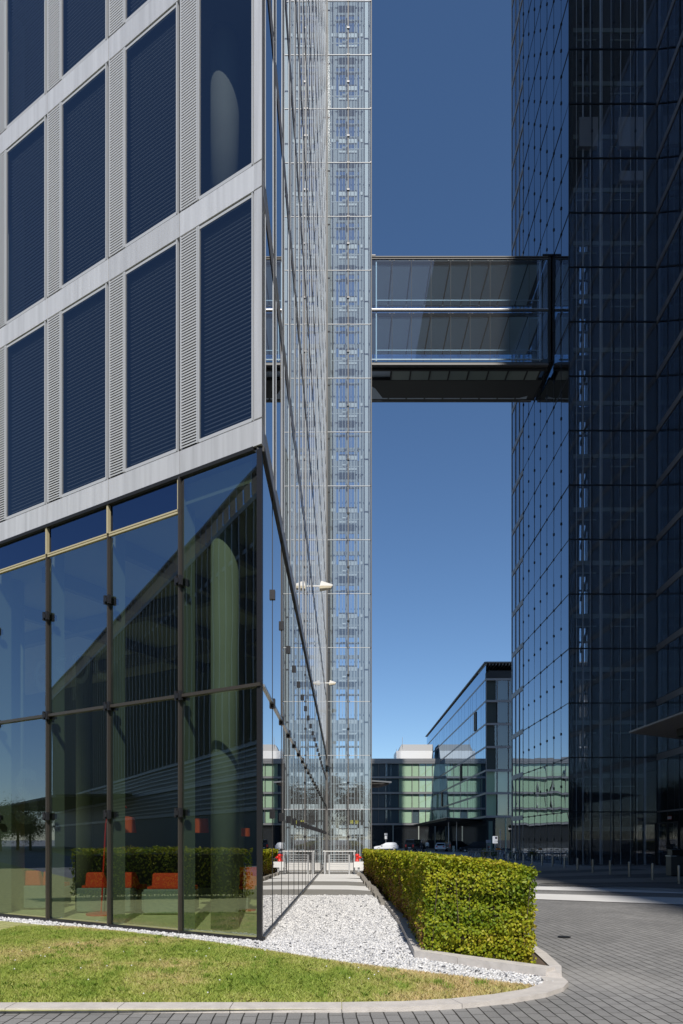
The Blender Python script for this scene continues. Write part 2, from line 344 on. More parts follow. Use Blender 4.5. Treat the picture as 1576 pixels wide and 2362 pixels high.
# bands of pale stone across the plaza on the right
def strip(pl, pr, name, mat, label):
    q = [G(*p) for p in pl]+[G(*p) for p in reversed(pr)]
    (x0, y0), (x1, y1) = q[0], q[1]; (x3, y3), (x2, y2) = q[-1], q[-2]
    e = lambda a, b, X: (X, a[1]+(b[1]-a[1])*(X-a[0])/(b[0]-a[0]))
    XL, XR = 2.6, 17.5
    sheet(name, [e(q[0], q[1], XL), e(q[0], q[1], XR), e(q[3], q[2], XR), e(q[3], q[2], XL)], mat, .014, label, 'paving')
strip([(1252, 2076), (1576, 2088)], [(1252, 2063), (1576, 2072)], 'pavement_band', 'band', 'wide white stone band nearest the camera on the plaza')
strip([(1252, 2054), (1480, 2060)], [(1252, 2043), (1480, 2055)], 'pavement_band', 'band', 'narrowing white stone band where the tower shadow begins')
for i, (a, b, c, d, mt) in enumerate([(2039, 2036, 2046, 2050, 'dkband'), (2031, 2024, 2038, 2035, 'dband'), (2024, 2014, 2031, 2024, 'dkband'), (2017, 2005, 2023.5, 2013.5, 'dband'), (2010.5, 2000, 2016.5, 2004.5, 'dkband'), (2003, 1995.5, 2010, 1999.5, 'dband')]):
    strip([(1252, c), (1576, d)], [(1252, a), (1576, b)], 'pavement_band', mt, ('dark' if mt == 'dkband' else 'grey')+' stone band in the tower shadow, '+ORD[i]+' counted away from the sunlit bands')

# kerb round the lawn
def ribbon(name, A, B, z0, z1, mat, label, cat='kerb', kind='structure'):
    g = MB(); n = len(A)
    for i in range(n-1):
      L = (math.dist(A[i], A[i+1])+math.dist(B[i], B[i+1]))/2; m = max(1, round(L/1.0)); e = .006/max(L, .01)
      for j in range(m):
        l = lambda P, t: (P[i][0]+(P[i+1][0]-P[i][0])*t, P[i][1]+(P[i+1][1]-P[i][1])*t)
        t0, t1 = j/m+(e if L > .5 else 0), (j+1)/m
        plan = [l(A, t0), l(A, t1), l(B, t1), l(B, t0)]
        g.box8([(p[0], p[1], zg(p[1])+z0) for p in plan]+[(p[0], p[1], zg(p[1])+z1) for p in plan])
    return tag(obj(name, g, M[mat], kind=kind), label, cat)
outer = [(-12, 5.80), (-3, 6.08), (.0, 6.10), (.6, 6.14), (1.1, 6.24), (1.6, 6.44), (2.0, 6.68), (2.26, 6.95), (2.40, 7.22), (2.42, 7.5)]
inner = [(-12, 6.0), (-3, 6.30), (.0, 6.31), (.58, 6.35), (1.03, 6.45), (1.48, 6.64), (1.84, 6.86), (2.05, 7.08), (2.16, 7.28), (2.18, 7.5)]
ribbon('kerb', outer, inner, -.05, .045, 'kerb', 'pale flat kerb curving round the tip of the lawn')
KL = [(.93, 8.74), (1.02, 12.0), (1.02, 16.2)]
KLi = [(1.10, 8.83), (1.18, 12.0), (1.18, 16.2)]
ribbon('hedge_kerb', KL, KLi, -.05, .13, 'kerb', 'granite kerb along the gravel side of the hedge')
ribbon('hedge_kerb', [(.93, 8.74), (1.40, 8.26), (2.25, 7.50)], [(1.10, 8.80), (1.50, 8.40), (2.38, 7.62)], -.05, .128, 'kerb', 'granite kerb in front of the trimmed hedge end')
ribbon('hedge_kerb', [(2.25, 7.51), (2.40, 7.88), (2.50, 8.8), (2.52, 9.6), (2.46, 11), (2.2, 15), (2.1, 22), (2.05, 36)], [(2.4, 7.44), (2.53, 7.85), (2.64, 8.8), (2.67, 9.6), (2.61, 11), (2.35, 15), (2.25, 22), (2.2, 36)], -.05, .09, 'kerb', 'granite kerb between the hedge and the sett paving')
sheet('hedge_bed', [(1.08, 8.82), (2.3, 7.6), (2.42, 7.9), (2.5, 9), (2.5, 11), (2.2, 16), (2.08, 36), (1.1, 36)], 'soil', .07, 'bare soil the hedge grows in', 'soil')

# single kerb stones further back
ks = MB(); ks.v = []; ks.box8([(-.085, -.23, -.1), (.085, -.23, -.1), (.085, .23, -.1), (-.085, .23, -.1), (-.08, -.225, .13), (.08, -.225, .13), (.08, .225, .13), (-.08, .225, .13)])
k0 = obj('kerb_stone', ks, M['kstone'])
for i in range(15):
    o = k0 if i == 0 else copy_tree(k0)
    y = 16.55+i*1.13+(.0 if i < 3 else .05*math.sin(i*3))
    o.location = (1.02-.012*i+RS.uniform(-.03, .03), y, zg(y)+RS.uniform(-.01, .03)); o.scale = (1, 2.2, 1); o.rotation_euler = (0, 0, RS.uniform(-.03, .03))
    tag(o, 'grey kerb stone beside the hedge, '+ORD[i]+' counted from the end of the long granite kerb', 'kerb stone', 'kerb stones between path and hedge')

# scattered geometry ---------------------------------------------------------------
def inside(poly, P):
    x, y = P[:, 0], P[:, 1]; r = np.zeros(len(P), bool); n = len(poly)
    for i in range(n):
        (x0, y0), (x1, y1) = poly[i], poly[(i+1) % n]
        c = ((y0 > y) != (y1 > y)) & (x < (x1-x0)*(y-y0)/(y1-y0+1e-12)+x0); r ^= c
    return r
def edge_dist(poly, P):
    d = np.full(len(P), 9.)
    for i in range(len(poly)):
        a = np.array(poly[i]); b = np.array(poly[(i+1) % len(poly)]); ab = b-a
        t = np.clip(((P-a)@ab)/(ab@ab), 0, 1)[:, None]; d = np.minimum(d, np.linalg.norm(P-(a+t*ab), axis=1))
    return d
def vnoise(P, sc, seed):
    r = np.random.RandomState(seed); T = r.rand(64, 64); q = P*sc; i = np.floor(q).astype(int); f = q-i; f = f*f*(3-2*f)
    a = T[i[:, 0] % 64, i[:, 1] % 64]; b = T[(i[:, 0]+1) % 64, i[:, 1] % 64]; c = T[i[:, 0] % 64, (i[:, 1]+1) % 64]; d = T[(i[:, 0]+1) % 64, (i[:, 1]+1) % 64]
    return (a*(1-f[:, 0])+b*f[:, 0])*(1-f[:, 1])+(c*(1-f[:, 0])+d*f[:, 0])*f[:, 1]
ZG = np.vectorize(zg)
def rand_in(poly, n, box=None):
    b = box or (min(p[0] for p in poly), max(p[0] for p in poly), min(p[1] for p in poly), max(p[1] for p in poly))
    P = np.c_[RS.uniform(b[0], b[1], n), RS.uniform(b[2], b[3], n)]; return P[inside(poly, P)]

# grass
P = rand_in(LAWN, 330000, (-5.6, 2.2, 6.0, 11.8)); P = P[np.abs(P[:, 0]) < P[:, 1]*.53]; P = P[P[:, 1] > np.interp(P[:, 0], [q[0] for q in inner[:-1]], [q[1] for q in inner[:-1]])+.012]
ed = edge_dist(LAWN, P)
tn = .55*vnoise(P, 1.1, 3)+.35*vnoise(P, 3.2, 4)+.2*vnoise(P, 11, 5)-.295+.42*np.exp(-ed/.16)+.30*np.clip((P[:, 0]+.9)/2.6, 0, 1)
thin = vnoise(P, 2.0, 9)*.6+vnoise(P, 7, 10)*.4
keep = RS.rand(len(P)) < np.clip(1.25-1.2*np.clip(tn-.35, 0, 1), .35, 1); P, tn, ed = P[keep], tn[keep], ed[keep]
n = len(P); h = RS.uniform(.022, .055, n)*(1-.45*np.exp(-ed/.12)); an = RS.rand(n)*6.283; wd = RS.uniform(.0028, .005, n); ln = RS.normal(0, .55, (n, 2))*h[:, None]
base = np.c_[P, np.full(n, .028)]; dx = np.c_[np.cos(an)*wd, np.sin(an)*wd, np.zeros(n)]
mid = base+np.c_[ln*.35, h*.62]; tip = base+np.c_[ln, h]
tf = rand_in(LAWN, 900, (-5.2, 1.8, 6.5, 11.0)); tf = tf[edge_dist(LAWN, tf) > .12][:150]
ti = np.repeat(np.arange(len(tf)), 34); q = len(ti); tP = tf[ti]+RS.normal(0, .028, (q, 2)); ta = RS.rand(q)*6.283; tw_ = RS.uniform(.003, .006, q); tl = RS.normal(0, .5, (q, 2))*.06; th_ = RS.uniform(.045, .085, q)
base = np.r_[base, np.c_[tP, np.full(q, .028)]]; dx = np.r_[dx, np.c_[np.cos(ta)*tw_, np.sin(ta)*tw_, np.zeros(q)]]; mid = np.r_[mid, np.c_[tP+tl*.35, .028+th_*.62]]; tip = np.r_[tip, np.c_[tP+tl, .028+th_]]; tn = np.r_[tn, np.full(q, -.25)]; n += q
V = np.stack([base-dx, base+dx, mid+dx*.7, tip, mid-dx*.7], 1).reshape(-1, 3); F = np.arange(n*5).reshape(n, 5)
o = np_obj('grass', V, F, M['grass'], tone=np.repeat(tn, 5), kind='stuff'); tag(o, 'short sunlit grass of the lawn, straw coloured along its edges', 'grass')
# clover flowers: a few white heads
fl = MB()
for _ in range(46):
    x, y = RS.uniform(-4.4, 1.2), RS.uniform(6.5, 9.8)
    if not inside(LAWN, np.array([[x, y]]))[0]: continue
    fl.lathe([(.001, 0), (.008, .004), (.009, .010), (.002, .015)], (x, y, .065), 6)
tag(obj('clover_flowers', fl, M['white'], kind='stuff'), 'tiny white clover heads dotted over the lawn', 'flowers')

# gravel: angular marble chips
CU = np.array([(-1, -1, -1), (1, -1, -1), (1, 1, -1), (-1, 1, -1), (-1, -1, 1), (1, -1, 1), (1, 1, 1), (-1, 1, 1)], float)
CF = np.array([(0, 3, 2, 1), (4, 5, 6, 7), (0, 1, 5, 4), (1, 2, 6, 5), (2, 3, 7, 6), (3, 0, 4, 7)])
def chips(P, sz):
    n = len(P); L = CU[None]*np.array([1, .72, .5])*(1+RS.uniform(-.45, .45, (n, 8, 3)))
    L = L*sz[:, None, None]
    a, b = RS.rand(n)*6.283, RS.uniform(-.9, .9, n); ca, sa, cb, sb = np.cos(a), np.sin(a), np.cos(b), np.sin(b)
    x, y, z = L[..., 0], L[..., 1], L[..., 2]
    x2 = x*cb[:, None]+z*sb[:, None]; z2 = -x*sb[:, None]+z*cb[:, None]
    W = np.stack([x2*ca[:, None]-y*sa[:, None], x2*sa[:, None]+y*ca[:, None], z2], -1)
    W += np.c_[P, ZG(P[:, 1])+.018+RS.uniform(0, .014, n)][:, None]
    return W.reshape(-1, 3), (CF[None]+8*np.arange(n)[:, None, None]).reshape(-1, 4)
P = rand_in(GR, 160000, (-7.0, 2.5, 6.9, 14.5)); P = P[(np.abs(P[:, 0]) < P[:, 1]*.53)]
P1 = P[P[:, 1] < 11.6]; P2 = rand_in(GR, 60000, (-7, 2.5, 11.6, 19.3)); P2 = P2[np.abs(P2[:, 0]) < P2[:, 1]*.53]
P1 = P1[RS.rand(len(P1)) < .85]
P = np.r_[P1, P2]; sz = np.r_[RS.uniform(.008, .021, len(P1)), RS.uniform(.013, .028, len(P2))]
V, F = chips(P, sz)
tn = np.repeat(RS.uniform(.0, .55, len(P))+.6*(RS.rand(len(P)) > .95), 8)
o = np_obj('gravel', V, F, M['stone'], tone=tn, kind='stuff'); tag(o, 'white crushed marble gravel between the glass wall, lawn and hedge', 'gravel')
print('gravel', len(P))

# leaves
def leaves(P, Nn, sz, droop=.5):
    n = len(P); r = RS.normal(0, .55, (n, 3)); nn = Nn+r; nn[:, 2] += .25; nn /= np.linalg.norm(nn, axis=1)[:, None]
    t = RS.normal(0, 1, (n, 3)); t[:, 2] -= droop; t -= nn*(t*nn).sum(1)[:, None]; t /= np.linalg.norm(t, axis=1)[:, None]
    b = np.cross(nn, t); s = sz[:, None]
    V = np.stack([P, P+t*s*.5+b*s*.34+nn*s*.12, P+t*s, P+t*s*.5-b*s*.34+nn*s*.12], 1).reshape(-1, 3)
    i = np.arange(n)[:, None]*4
    F = np.concatenate([i+np.array([[0, 1, 2]]), i+np.array([[0, 2, 3]])], 0)
    return V, F
def rect_pts(a, b, z0, z1, n, nrm):
    t = RS.rand(n)[:, None]; P = np.array(a)[None]*(1-t)+np.array(b)[None]*t
    hh = z1(P[:, 1]) if callable(z1) else np.full(n, z1); gz = ZG(P[:, 1])
    z = gz+z0+(hh-z0)*RS.rand(n); return np.c_[P, z], np.tile(np.array(nrm, float), (n, 1))
def hedge(name, poly_left, poly_right, zt, dens, label, brown=.0, far=9., tilt=0.):
    """trimmed hedge between two plan lines: leaf cloud on every clipped face, twiggy core inside"""
    root = thing(name, label, 'hedge', (poly_left[0][0], poly_left[0][1], 0))
    PP, NN, SS, TT = [], [], [], []
    def add(P, Nn, sz, tone): PP.append(P); NN.append(Nn); SS.append(sz); TT.append(tone)
    def side(A, B, nrm_sign, br):
        L = math.dist(A, B); d = ((B[0]-A[0])/L, (B[1]-A[1])/L); nrm = (nrm_sign*d[1], -nrm_sign*d[0], 0)
        ym = (A[1]+B[1])/2; k = max(1., ym/far); n = int(L*zt*dens/k**1.6)
        P, Nn = rect_pts(A, B, .05, lambda y: zt-.006*(y-9), n, nrm)
        lump = .5*vnoise(np.c_[P[:, 0]+P[:, 1], P[:, 2]], 4.5, 21)+.5*vnoise(np.c_[(P[:, 0]+P[:, 1])*8, P[:, 2]*11], 1., 24)
        P[:, :2] += np.array(nrm[:2])*((lump[:, None]-.5)*.20+.03-.13*RS.rand(n, 1)**1.4)
        P[:, 2] = np.minimum(P[:, 2], P[:, 2]-tilt*(P[:, 0]-1.07)*(P[:, 2]/zt)); hz = (P[:, 2]-ZG(P[:, 1]))/zt
        tone = .50*vnoise(np.c_[P[:, 0]+P[:, 1], P[:, 2]], 3, 22)+.25*vnoise(np.c_[P[:, 0]+P[:, 1], P[:, 2]], 11, 27)-.10+br*np.clip(1.15-hz, 0, 1)*(RS.rand(n) < .72)*.75
        drop = RS.rand(n) < (.55*br*np.clip(1-hz, 0, 1)); add(P[~drop], Nn[~drop], RS.uniform(.030, .054, n)[~drop]*k**.8, tone[~drop])
    side(poly_left[0], poly_right[0], 1, .0)
    for a, b in zip(poly_left, poly_left[1:]):
        m = max(1, int(math.dist(a, b)/3))
        for i in range(m):
            q = lambda t: (a[0]+(b[0]-a[0])*t, a[1]+(b[1]-a[1])*t)
            side(q(i/m), q((i+1)/m), -1, brown)
    for a, b in zip(poly_right, poly_right[1:]):
        m = max(1, int(math.dist(a, b)/4))
        for i in range(m):
            q = lambda t: (a[0]+(b[0]-a[0])*t, a[1]+(b[1]-a[1])*t)
            side(q(i/m), q((i+1)/m), 1, .1)
    side(poly_left[-1], poly_right[-1], -1, .1)
    for i in range(len(poly_left)-1):                # the clipped top
        a, b, c, d = poly_left[i], poly_left[i+1], poly_right[i+1], poly_right[i]
        m = max(1, int(math.dist(a, b)/2))
        for j in range(m):
            t = RS.rand(4000); ar = math.dist(a, b)/m*(math.dist(a, d)+math.dist(b, c))/2; ym = a[1]+(b[1]-a[1])*(j+.5)/m
            k = max(1., ym/far); n = int(ar*dens/k**1.3); t = (j+RS.rand(n))/m; u = RS.uniform(-.02, 1.02, n)
            x = (a[0]+(b[0]-a[0])*t)*(1-u)+(d[0]+(c[0]-d[0])*t)*u; y = (a[1]+(b[1]-a[1])*t)*(1-u)+(d[1]+(c[1]-d[1])*t)*u
            P = np.c_[x, y]; lump = vnoise(P, 5, 31); z = ZG(y)+zt-.006*(y-9)+(lump-.5)*.08+.015-.11*RS.rand(n)**1.5-tilt*(x-1.07)
            add(np.c_[P, z], np.tile(np.array([0, 0, 1.]), (n, 1)), RS.uniform(.030, .054, n)*k**.8, .5*vnoise(P, 2.2, 33)+.12+.25*(RS.rand(n) < .12))
    P, Nn, sz, tone = np.concatenate(PP), np.concatenate(NN), np.concatenate(SS), np.concatenate(TT)
    V, F = leaves(P, Nn, sz)
    np_obj('foliage', V, F, M['leaf'], root, tone=np.repeat(tone, 4)); print(name, len(P))
    tw = MB()
    for i in range(len(poly_left)-1):
        for _ in range(90):
            t, u = RS.rand(), RS.uniform(.04, .96); a, b, c, d = poly_left[i], poly_left[i+1], poly_right[i+1], poly_right[i]
            x = (a[0]+(b[0]-a[0])*t)*(1-u)+(d[0]+(c[0]-d[0])*t)*u; y = (a[1]+(b[1]-a[1])*t)*(1-u)+(d[1]+(c[1]-d[1])*t)*u
            tw.tube((x, y, zg(y)), (x+RS.uniform(-.12, .12), y+RS.uniform(-.12, .12), zg(y)+zt*.80), .009, 5, .003)
    obj('twigs', tw, M['bark'], root, kind='stuff')
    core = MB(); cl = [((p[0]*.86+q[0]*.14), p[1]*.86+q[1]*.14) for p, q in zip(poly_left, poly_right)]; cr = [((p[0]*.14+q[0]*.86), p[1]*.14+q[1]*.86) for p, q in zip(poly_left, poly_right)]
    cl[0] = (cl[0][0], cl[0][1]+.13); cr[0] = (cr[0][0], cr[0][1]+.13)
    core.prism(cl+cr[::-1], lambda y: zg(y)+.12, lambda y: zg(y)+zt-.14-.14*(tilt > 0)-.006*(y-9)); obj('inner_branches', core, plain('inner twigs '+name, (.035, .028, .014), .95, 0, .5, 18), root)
    return root
hedge('hedge', [(1.07, 8.80), (1.10, 9.6), (1.19, 12), (1.24, 20), (1.2, 36)], [(2.26, 8.04), (2.30, 9.2), (2.26, 11.2), (2.05, 16), (1.95, 36)], 1.32, 3700, 'long boxy yellow green hedge, clipped square, between gravel and paving', brown=.75, tilt=.10)
hedge('hedge', [(-9.75, 8.0), (-11.1, 11.8)], [(-8.6, 7.6), (-9.9, 11.4)], 1.3, 900, 'short clipped hedge left of the lawn, seen mirrored in the lobby glass', far=5)

# ------------------------------------------------------------------ near office tower (left)
PIT, Z1, SH, BH = 1.69, 7.434, 3.847, .40        # module, underside of the first band, storey, band height
NR, NS_ = 17, 23
tower = thing('office_tower', 'pale metal office tower with a glazed lobby ending in a knife sharp glass corner', 'building', (Cx, Cy, 0))
def bandz(k): return Z1+k*SH
# corner post of every storey
for k in range(NR):
    for z0, z1, nm in ((bandz(k)+.012, bandz(k)+BH-.012, 'corner_panel'), (bandz(k)+BH+.012, bandz(k+1)-.012, 'corner_panel')):
        p = [FRONT.p(0, .004, 0)[:2], FRONT.p(.145, .004, 0)[:2], FRONT.p(.17, -.07, 0)[:2], SIDE.p(.16, 0, 0)[:2], SIDE.p(.05, .004, 0)[:2]]
        obj(nm, MB().prism(p, z0, z1), M['alu'], tower)
def window(fr, s0, s1, z0, z1, gm, blind, parent, rec=-.032, pr=.006, fm='alu_frame', w=.022):
    """one storey-high window: frame, pane and (where the photo shows them) a slatted blind"""
    f = MB()
    fr.box(f, s0, s0+w, rec-.01, pr, z0, z1); fr.box(f, s1-w, s1, rec-.01, pr, z0, z1)
    fr.box(f, s0+w, s1-w, rec-.01, max(rec+.02, -.01), z0, z0+.05); fr.box(f, s0+w, s1-w, rec-.01, max(rec+.018, -.03), z1-.04, z1)
    o = obj('window', f, M[fm], parent)
    g = MB(); fr.pane(g, s0+w, s1-w, rec+.015, z0+.05, z1-.04, .0018); obj('pane', g, M[gm], o)
    if blind:
        b = MB(); top = z1-.06; n = int((top-z0-.08)/.066)
        for i in range(n):
            z = z0+.09+i*.066
            b.box8([fr.p(s0+.04, -.135, z+.010), fr.p(s1-.04, -.135, z+.010), fr.p(s1-.04, -.105, z), fr.p(s0+.04, -.105, z), fr.p(s0+.04, -.135, z+.014), fr.p(s1-.04, -.135, z+.014), fr.p(s1-.04, -.105, z+.008), fr.p(s0+.04, -.105, z+.008)])
        obj('blind', b, M['blind'], o)
    return o
def louvre(fr, s0, s1, z0, z1, parent, slats=True):
    f = MB(); w = .022
    q = .006 if slats else -.002; fr.box(f, s0, s0+w, -.05, q, z0, z1); fr.box(f, s1-w, s1, -.05, q+.002, z0, z1)
    o = obj('louvre_panel', f, M['alu_frame' if slats else 'side_frame'], parent)
    b = MB(); fr.box(b, s0+w, s1-w, -.06, -.05, z0, z1); obj('backing', b, M['gasket'] if slats else M['alu'], o)
    if slats:
        m = MB(); n = int((z1-z0)/.046)
        for i in range(n):
            z = z0+(i+.5)*(z1-z0)/n
            m.box8([fr.p(s0+w, -.03, z+.004), fr.p(s1-w, -.03, z+.004), fr.p(s1-w, -.003, z-.010), fr.p(s0+w, -.003, z-.010), fr.p(s0+w, -.03, z+.008), fr.p(s1-w, -.03, z+.008), fr.p(s1-w, .0, z+.010), fr.p(s0+w, .0, z+.010)])
        obj('slats', m, M['slat'], o)
    else:
        m = MB(); n = int((z1-z0)/.12)
        for i in range(n):
            z = z0+(i+.5)*(z1-z0)/n; fr.box(m, s0+w, s1-w, -.05, -.004, z-.05, z+.05)
        obj('slats', m, M['slat'], o)
def spandrel(fr, s0, s1, z0, z1, parent):
    m = MB(); fr.box(m, s0+.006, s1-.006, -.05, 0, z0+.010, z1-.010); obj('spandrel_panel', m, M['alu'], parent)
# front wall
NFC = 7
for k in range(5):
    z0, z1 = bandz(k), bandz(k)+BH
    for i in range(NFC):
        a = .145 if i == 0 else i*PIT-.02; b = (i+1)*PIT-.02
        spandrel(FRONT, a, b, z0, z1, tower)
        if k < 4:
            w0 = .172 if i == 0 else i*PIT+.035
            blind = not (i == 0 and k == 1) and k < 2 or (k == 2 and i > 0)
            window(FRONT, w0, i*PIT+1.275, z1+.012, bandz(k+1)-.012, 'g_win', blind, tower)
            louvre(FRONT, i*PIT+1.285, b-.012, z1+.012, bandz(k+1)-.012, tower)
gk = MB()
for k in range(5):
    FRONT.box(gk, .16, NFC*PIT, -.075, -.052, bandz(k)-.03, bandz(k)+BH+.03)
for k in range(NR):
    SIDE.box(gk, .16, NS_*PIT, -.075, -.052, bandz(k)-.05, bandz(k)+BH+.03)
obj('joint_backing', gk, M['gasket'], tower)
# side wall: windows and louvre panels seen at a grazing angle; the largest are single parts, the far rest one part
far_w, far_p, far_l, far_s, far_d = MB(), MB(), MB(), MB(), MB()
nw = 0
for i in range(NS_):
    a = .16 if i == 0 else i*PIT; Y = Cy+a
    for k in range(NR):
        z0, z1 = bandz(k), bandz(k)+BH
        vis = z0 < 2.5+1.24*(Y+1.5)
        if i < 3 and vis: spandrel(SIDE, a, (i+1)*PIT, z0, z1, tower)
        else: SIDE.box(far_s, a+.006, (i+1)*PIT-.006, -.05, 0, z0+.01, z1-.01)
        if k == NR-1: continue
        l0, l1, w0, w1 = (a+.01, i*PIT+.46, i*PIT+.47, (i+1)*PIT-.01)
        if vis and i < 8 and nw < 70:
            nw += 1
            window(SIDE, w0, w1, z1+.012, bandz(k+1)-.03, 'g_mir', False, tower, rec=-.02, pr=.003, fm='side_frame', w=.03)
            louvre(SIDE, l0, l1, z1+.012, bandz(k+1)-.012, tower, False)
        else:
            zz0, zz1 = z1+.012, bandz(k+1)-.03
            SIDE.box(far_w, w0, w0+.03, -.03, -.001, zz0, zz1); SIDE.box(far_w, w1-.03, w1, -.03, .0055, zz0, zz1)
            SIDE.pane(far_p, w0+.03, w1-.03, -.006, zz0, zz1, .0012)
            SIDE.box(far_l, l0, l1, -.05, -.004, zz0, zz1)
        SIDE.box(far_d, w0+.036, w1-.036, -.05, .001, bandz(k+1)-.075, bandz(k+1)-.004)
o = obj('window', far_w, M['side_frame'], tower, kind='stuff'); obj('pane', far_p, M['g_mir'], o, kind='stuff')
obj('louvre_panel', far_l, M['alu'], tower, kind='stuff'); obj('spandrel_panel', far_s, M['alu'], tower, kind='stuff'); obj('head_joint', far_d, M['gasket'], tower)
# inside: floor slabs, dark core, backing behind the mirror windows
def shrink(t): # plan of the tower inset by t from both glazed walls
    A = FRONT.p(0, -t, 0); s = 0
    # intersection of the two inset lines
    px, py = FRONT.p(0, -t, 0)[:2]; qx, qy = SIDE.p(0, -t, 0)[:2]
    det = DF[0]*(-DS[1])-DF[1]*(-DS[0]); a = ((qx-px)*(-DS[1])-(qy-py)*(-DS[0]))/det
    c = (px+DF[0]*a, py+DF[1]*a)
    L = 24.
    return [c, SIDE.p(38.9, -t, 0)[:2], (SIDE.p(38.9, -t, 0)[0]-12.5, 49.0), FRONT.p(L, -t, 0)[:2]]
for k in range(NR):
    obj('floor_slab', MB().prism(shrink(.20), bandz(k)+.02, bandz(k)+BH-.03), M['slab'], tower)
sb = MB(); SIDE.box(sb, .5, 38.6, -.16, -.14, Z1+.45, bandz(NR-1)); obj('inner_wall', sb, M['core'], tower)
co = MB().prism(shrink(2.6), Z1+.4, bandz(NR-1)); obj('core', co, M['core'], tower)
rf = MB().prism(shrink(.0), bandz(NR-1)+BH, bandz(NR-1)+BH+.25); obj('roof', rf, M['roofgrey'], tower)
for s in (1.41, 7.34):
    c = FRONT.p(s, -.80, 0)
    for k in range(1, 4):
        obj('column', MB().lathe([(.24, 0), (.24, SH-BH)], (c[0], c[1], bandz(k)+BH), 28), M['concrete'], tower, True)
# ------------------------------------------------------------------ lobby: frameless glass on slim mullions
TZ, PZ = 3.864, 6.877
lob_cols = [0.03]+[i*PIT-.02 for i in range(1, 8)]
for i in range(7):
    a, b = lob_cols[i]+.02, lob_cols[i+1]-.02
    for z0, z1 in ((.10, TZ-.03), (TZ+.03, Z1-.03 if i == 0 else PZ-.05)):
        g = MB(); FRONT.pane(g, a, b, -.03, z0, z1, .003); obj('lobby_pane', g, M['g_lobby'], tower)
    if i:
        g = MB(); FRONT.pane(g, a+.04, b-.04, -.04, PZ+.03, Z1-.04); o = obj('fascia_panel', g, M['g_pan'], tower)
        m = MB(); FRONT.box(m, a, b, -.10, -.095, PZ, Z1); obj('backing', m, M['core'], o)
        m = MB(); FRONT.box(m, a-.005, a+.035, -.06, .0, PZ+.02, Z1-.02); FRONT.box(m, a+.036, b+.02, -.06, -.005, PZ-.045, PZ-.015); FRONT.box(m, a+.036, b+.02, -.06, -.005, PZ+.0, PZ+.025)
        obj('fascia_frame', m, M['brass'], tower)
for i in range(1, 8):
    m = MB(); FRONT.box(m, lob_cols[i]-.015, lob_cols[i]+.015, -.05, .025, .05, PZ-.05 if i > 1 else Z1-.03); obj('mullion', m, M['bronze'], tower)
    m = MB(); FRONT.box(m, lob_cols[i]+.06, lob_cols[i]+.19, -.42, -.16, .03, Z1-.06); obj('inner_post', m, M['post'], tower)
m = MB(); FRONT.box(m, .02, 12, -.05, .025, TZ-.025, TZ+.025); obj('transom', m, M['bronze'], tower)
m = MB(); FRONT.box(m, .0, 12, -.08, .012, -.05, .065); obj('base_rail', m, M['darksteel'], tower)
m = MB(); FRONT.box(m, .16, 12, -.08, .016, Z1-.045, Z1+.012); SIDE.box(m, .06, 38.8, -.08, .03, Z1-.07, Z1+.012); obj('drip_rail', m, M['gasket'], tower)
m = MB().prism([FRONT.p(0, 0, 0)[:2], FRONT.p(.10, 0, 0)[:2], FRONT.p(.13, -.06, 0)[:2], SIDE.p(.11, -.0, 0)[:2]], -.05, Z1-.05); obj('corner_post', m, M['darksteel'], tower)
def clamp(fr, s, z, cross=False, ins=True):
    m = MB()
    for e in (-1, 1):
        fr.box(m, s+e*.045-.022, s+e*.045+.022, .0, .055, z-.075, z+.075)
        if ins: fr.box(m, s+e*.05-.02, s+e*.05+.02, -.16, -.05, z-.05, z+.05)
    fr.box(m, s-.028, s+.028, .026, .07, z-.045, z+.03)
    obj('clamp', m, M['darksteel'], tower)
for i in range(1, 8):
    clamp(FRONT, lob_cols[i], 5.72); clamp(FRONT, lob_cols[i], 1.98); clamp(FRONT, lob_cols[i], TZ)
# mirror-like side of the lobby
nf = 0
tr = MB(); rod = MB(); sill = MB()
for i in range(NS_):
    a, b = (.13 if i == 0 else i*PIT-.2), (i+1)*PIT-.2
    for z0, z1 in ((zg(Cy+b)+.10, TZ-.02), (TZ+.02, Z1-.07)):
        g = MB(); SIDE.pane(g, a+.006, b-.006, 0, z0, z1, .0012); obj('lobby_pane', g, M['g_mir'], tower)
    SIDE.box(sill, a, b, -.05, .035, zg(Cy+b)-.05, zg(Cy+b)+.09)
    if b < 37.5:
        m = MB(); n = 10
        for z in (TZ, 5.72, 1.98):
            p = SIDE.p(b, 0, z)
            m = MB(); q = .055 if z == TZ else .04
            SIDE.box(m, b-q, b+q, .0, .047, z-.08, z+.08); obj('clamp', m, M['darksteel'], tower)
        SIDE.box(rod, b-.008, b+.008, -.012, .006, 0, Z1-.07)
SIDE.box(tr, .1, 38.6, -.02, .03, TZ-.018, TZ+.018); obj('transom', tr, M['steel'], tower)
obj('glass_joint', rod, M['gasket'], tower); obj('base_rail', sill, M['bronze'], tower)
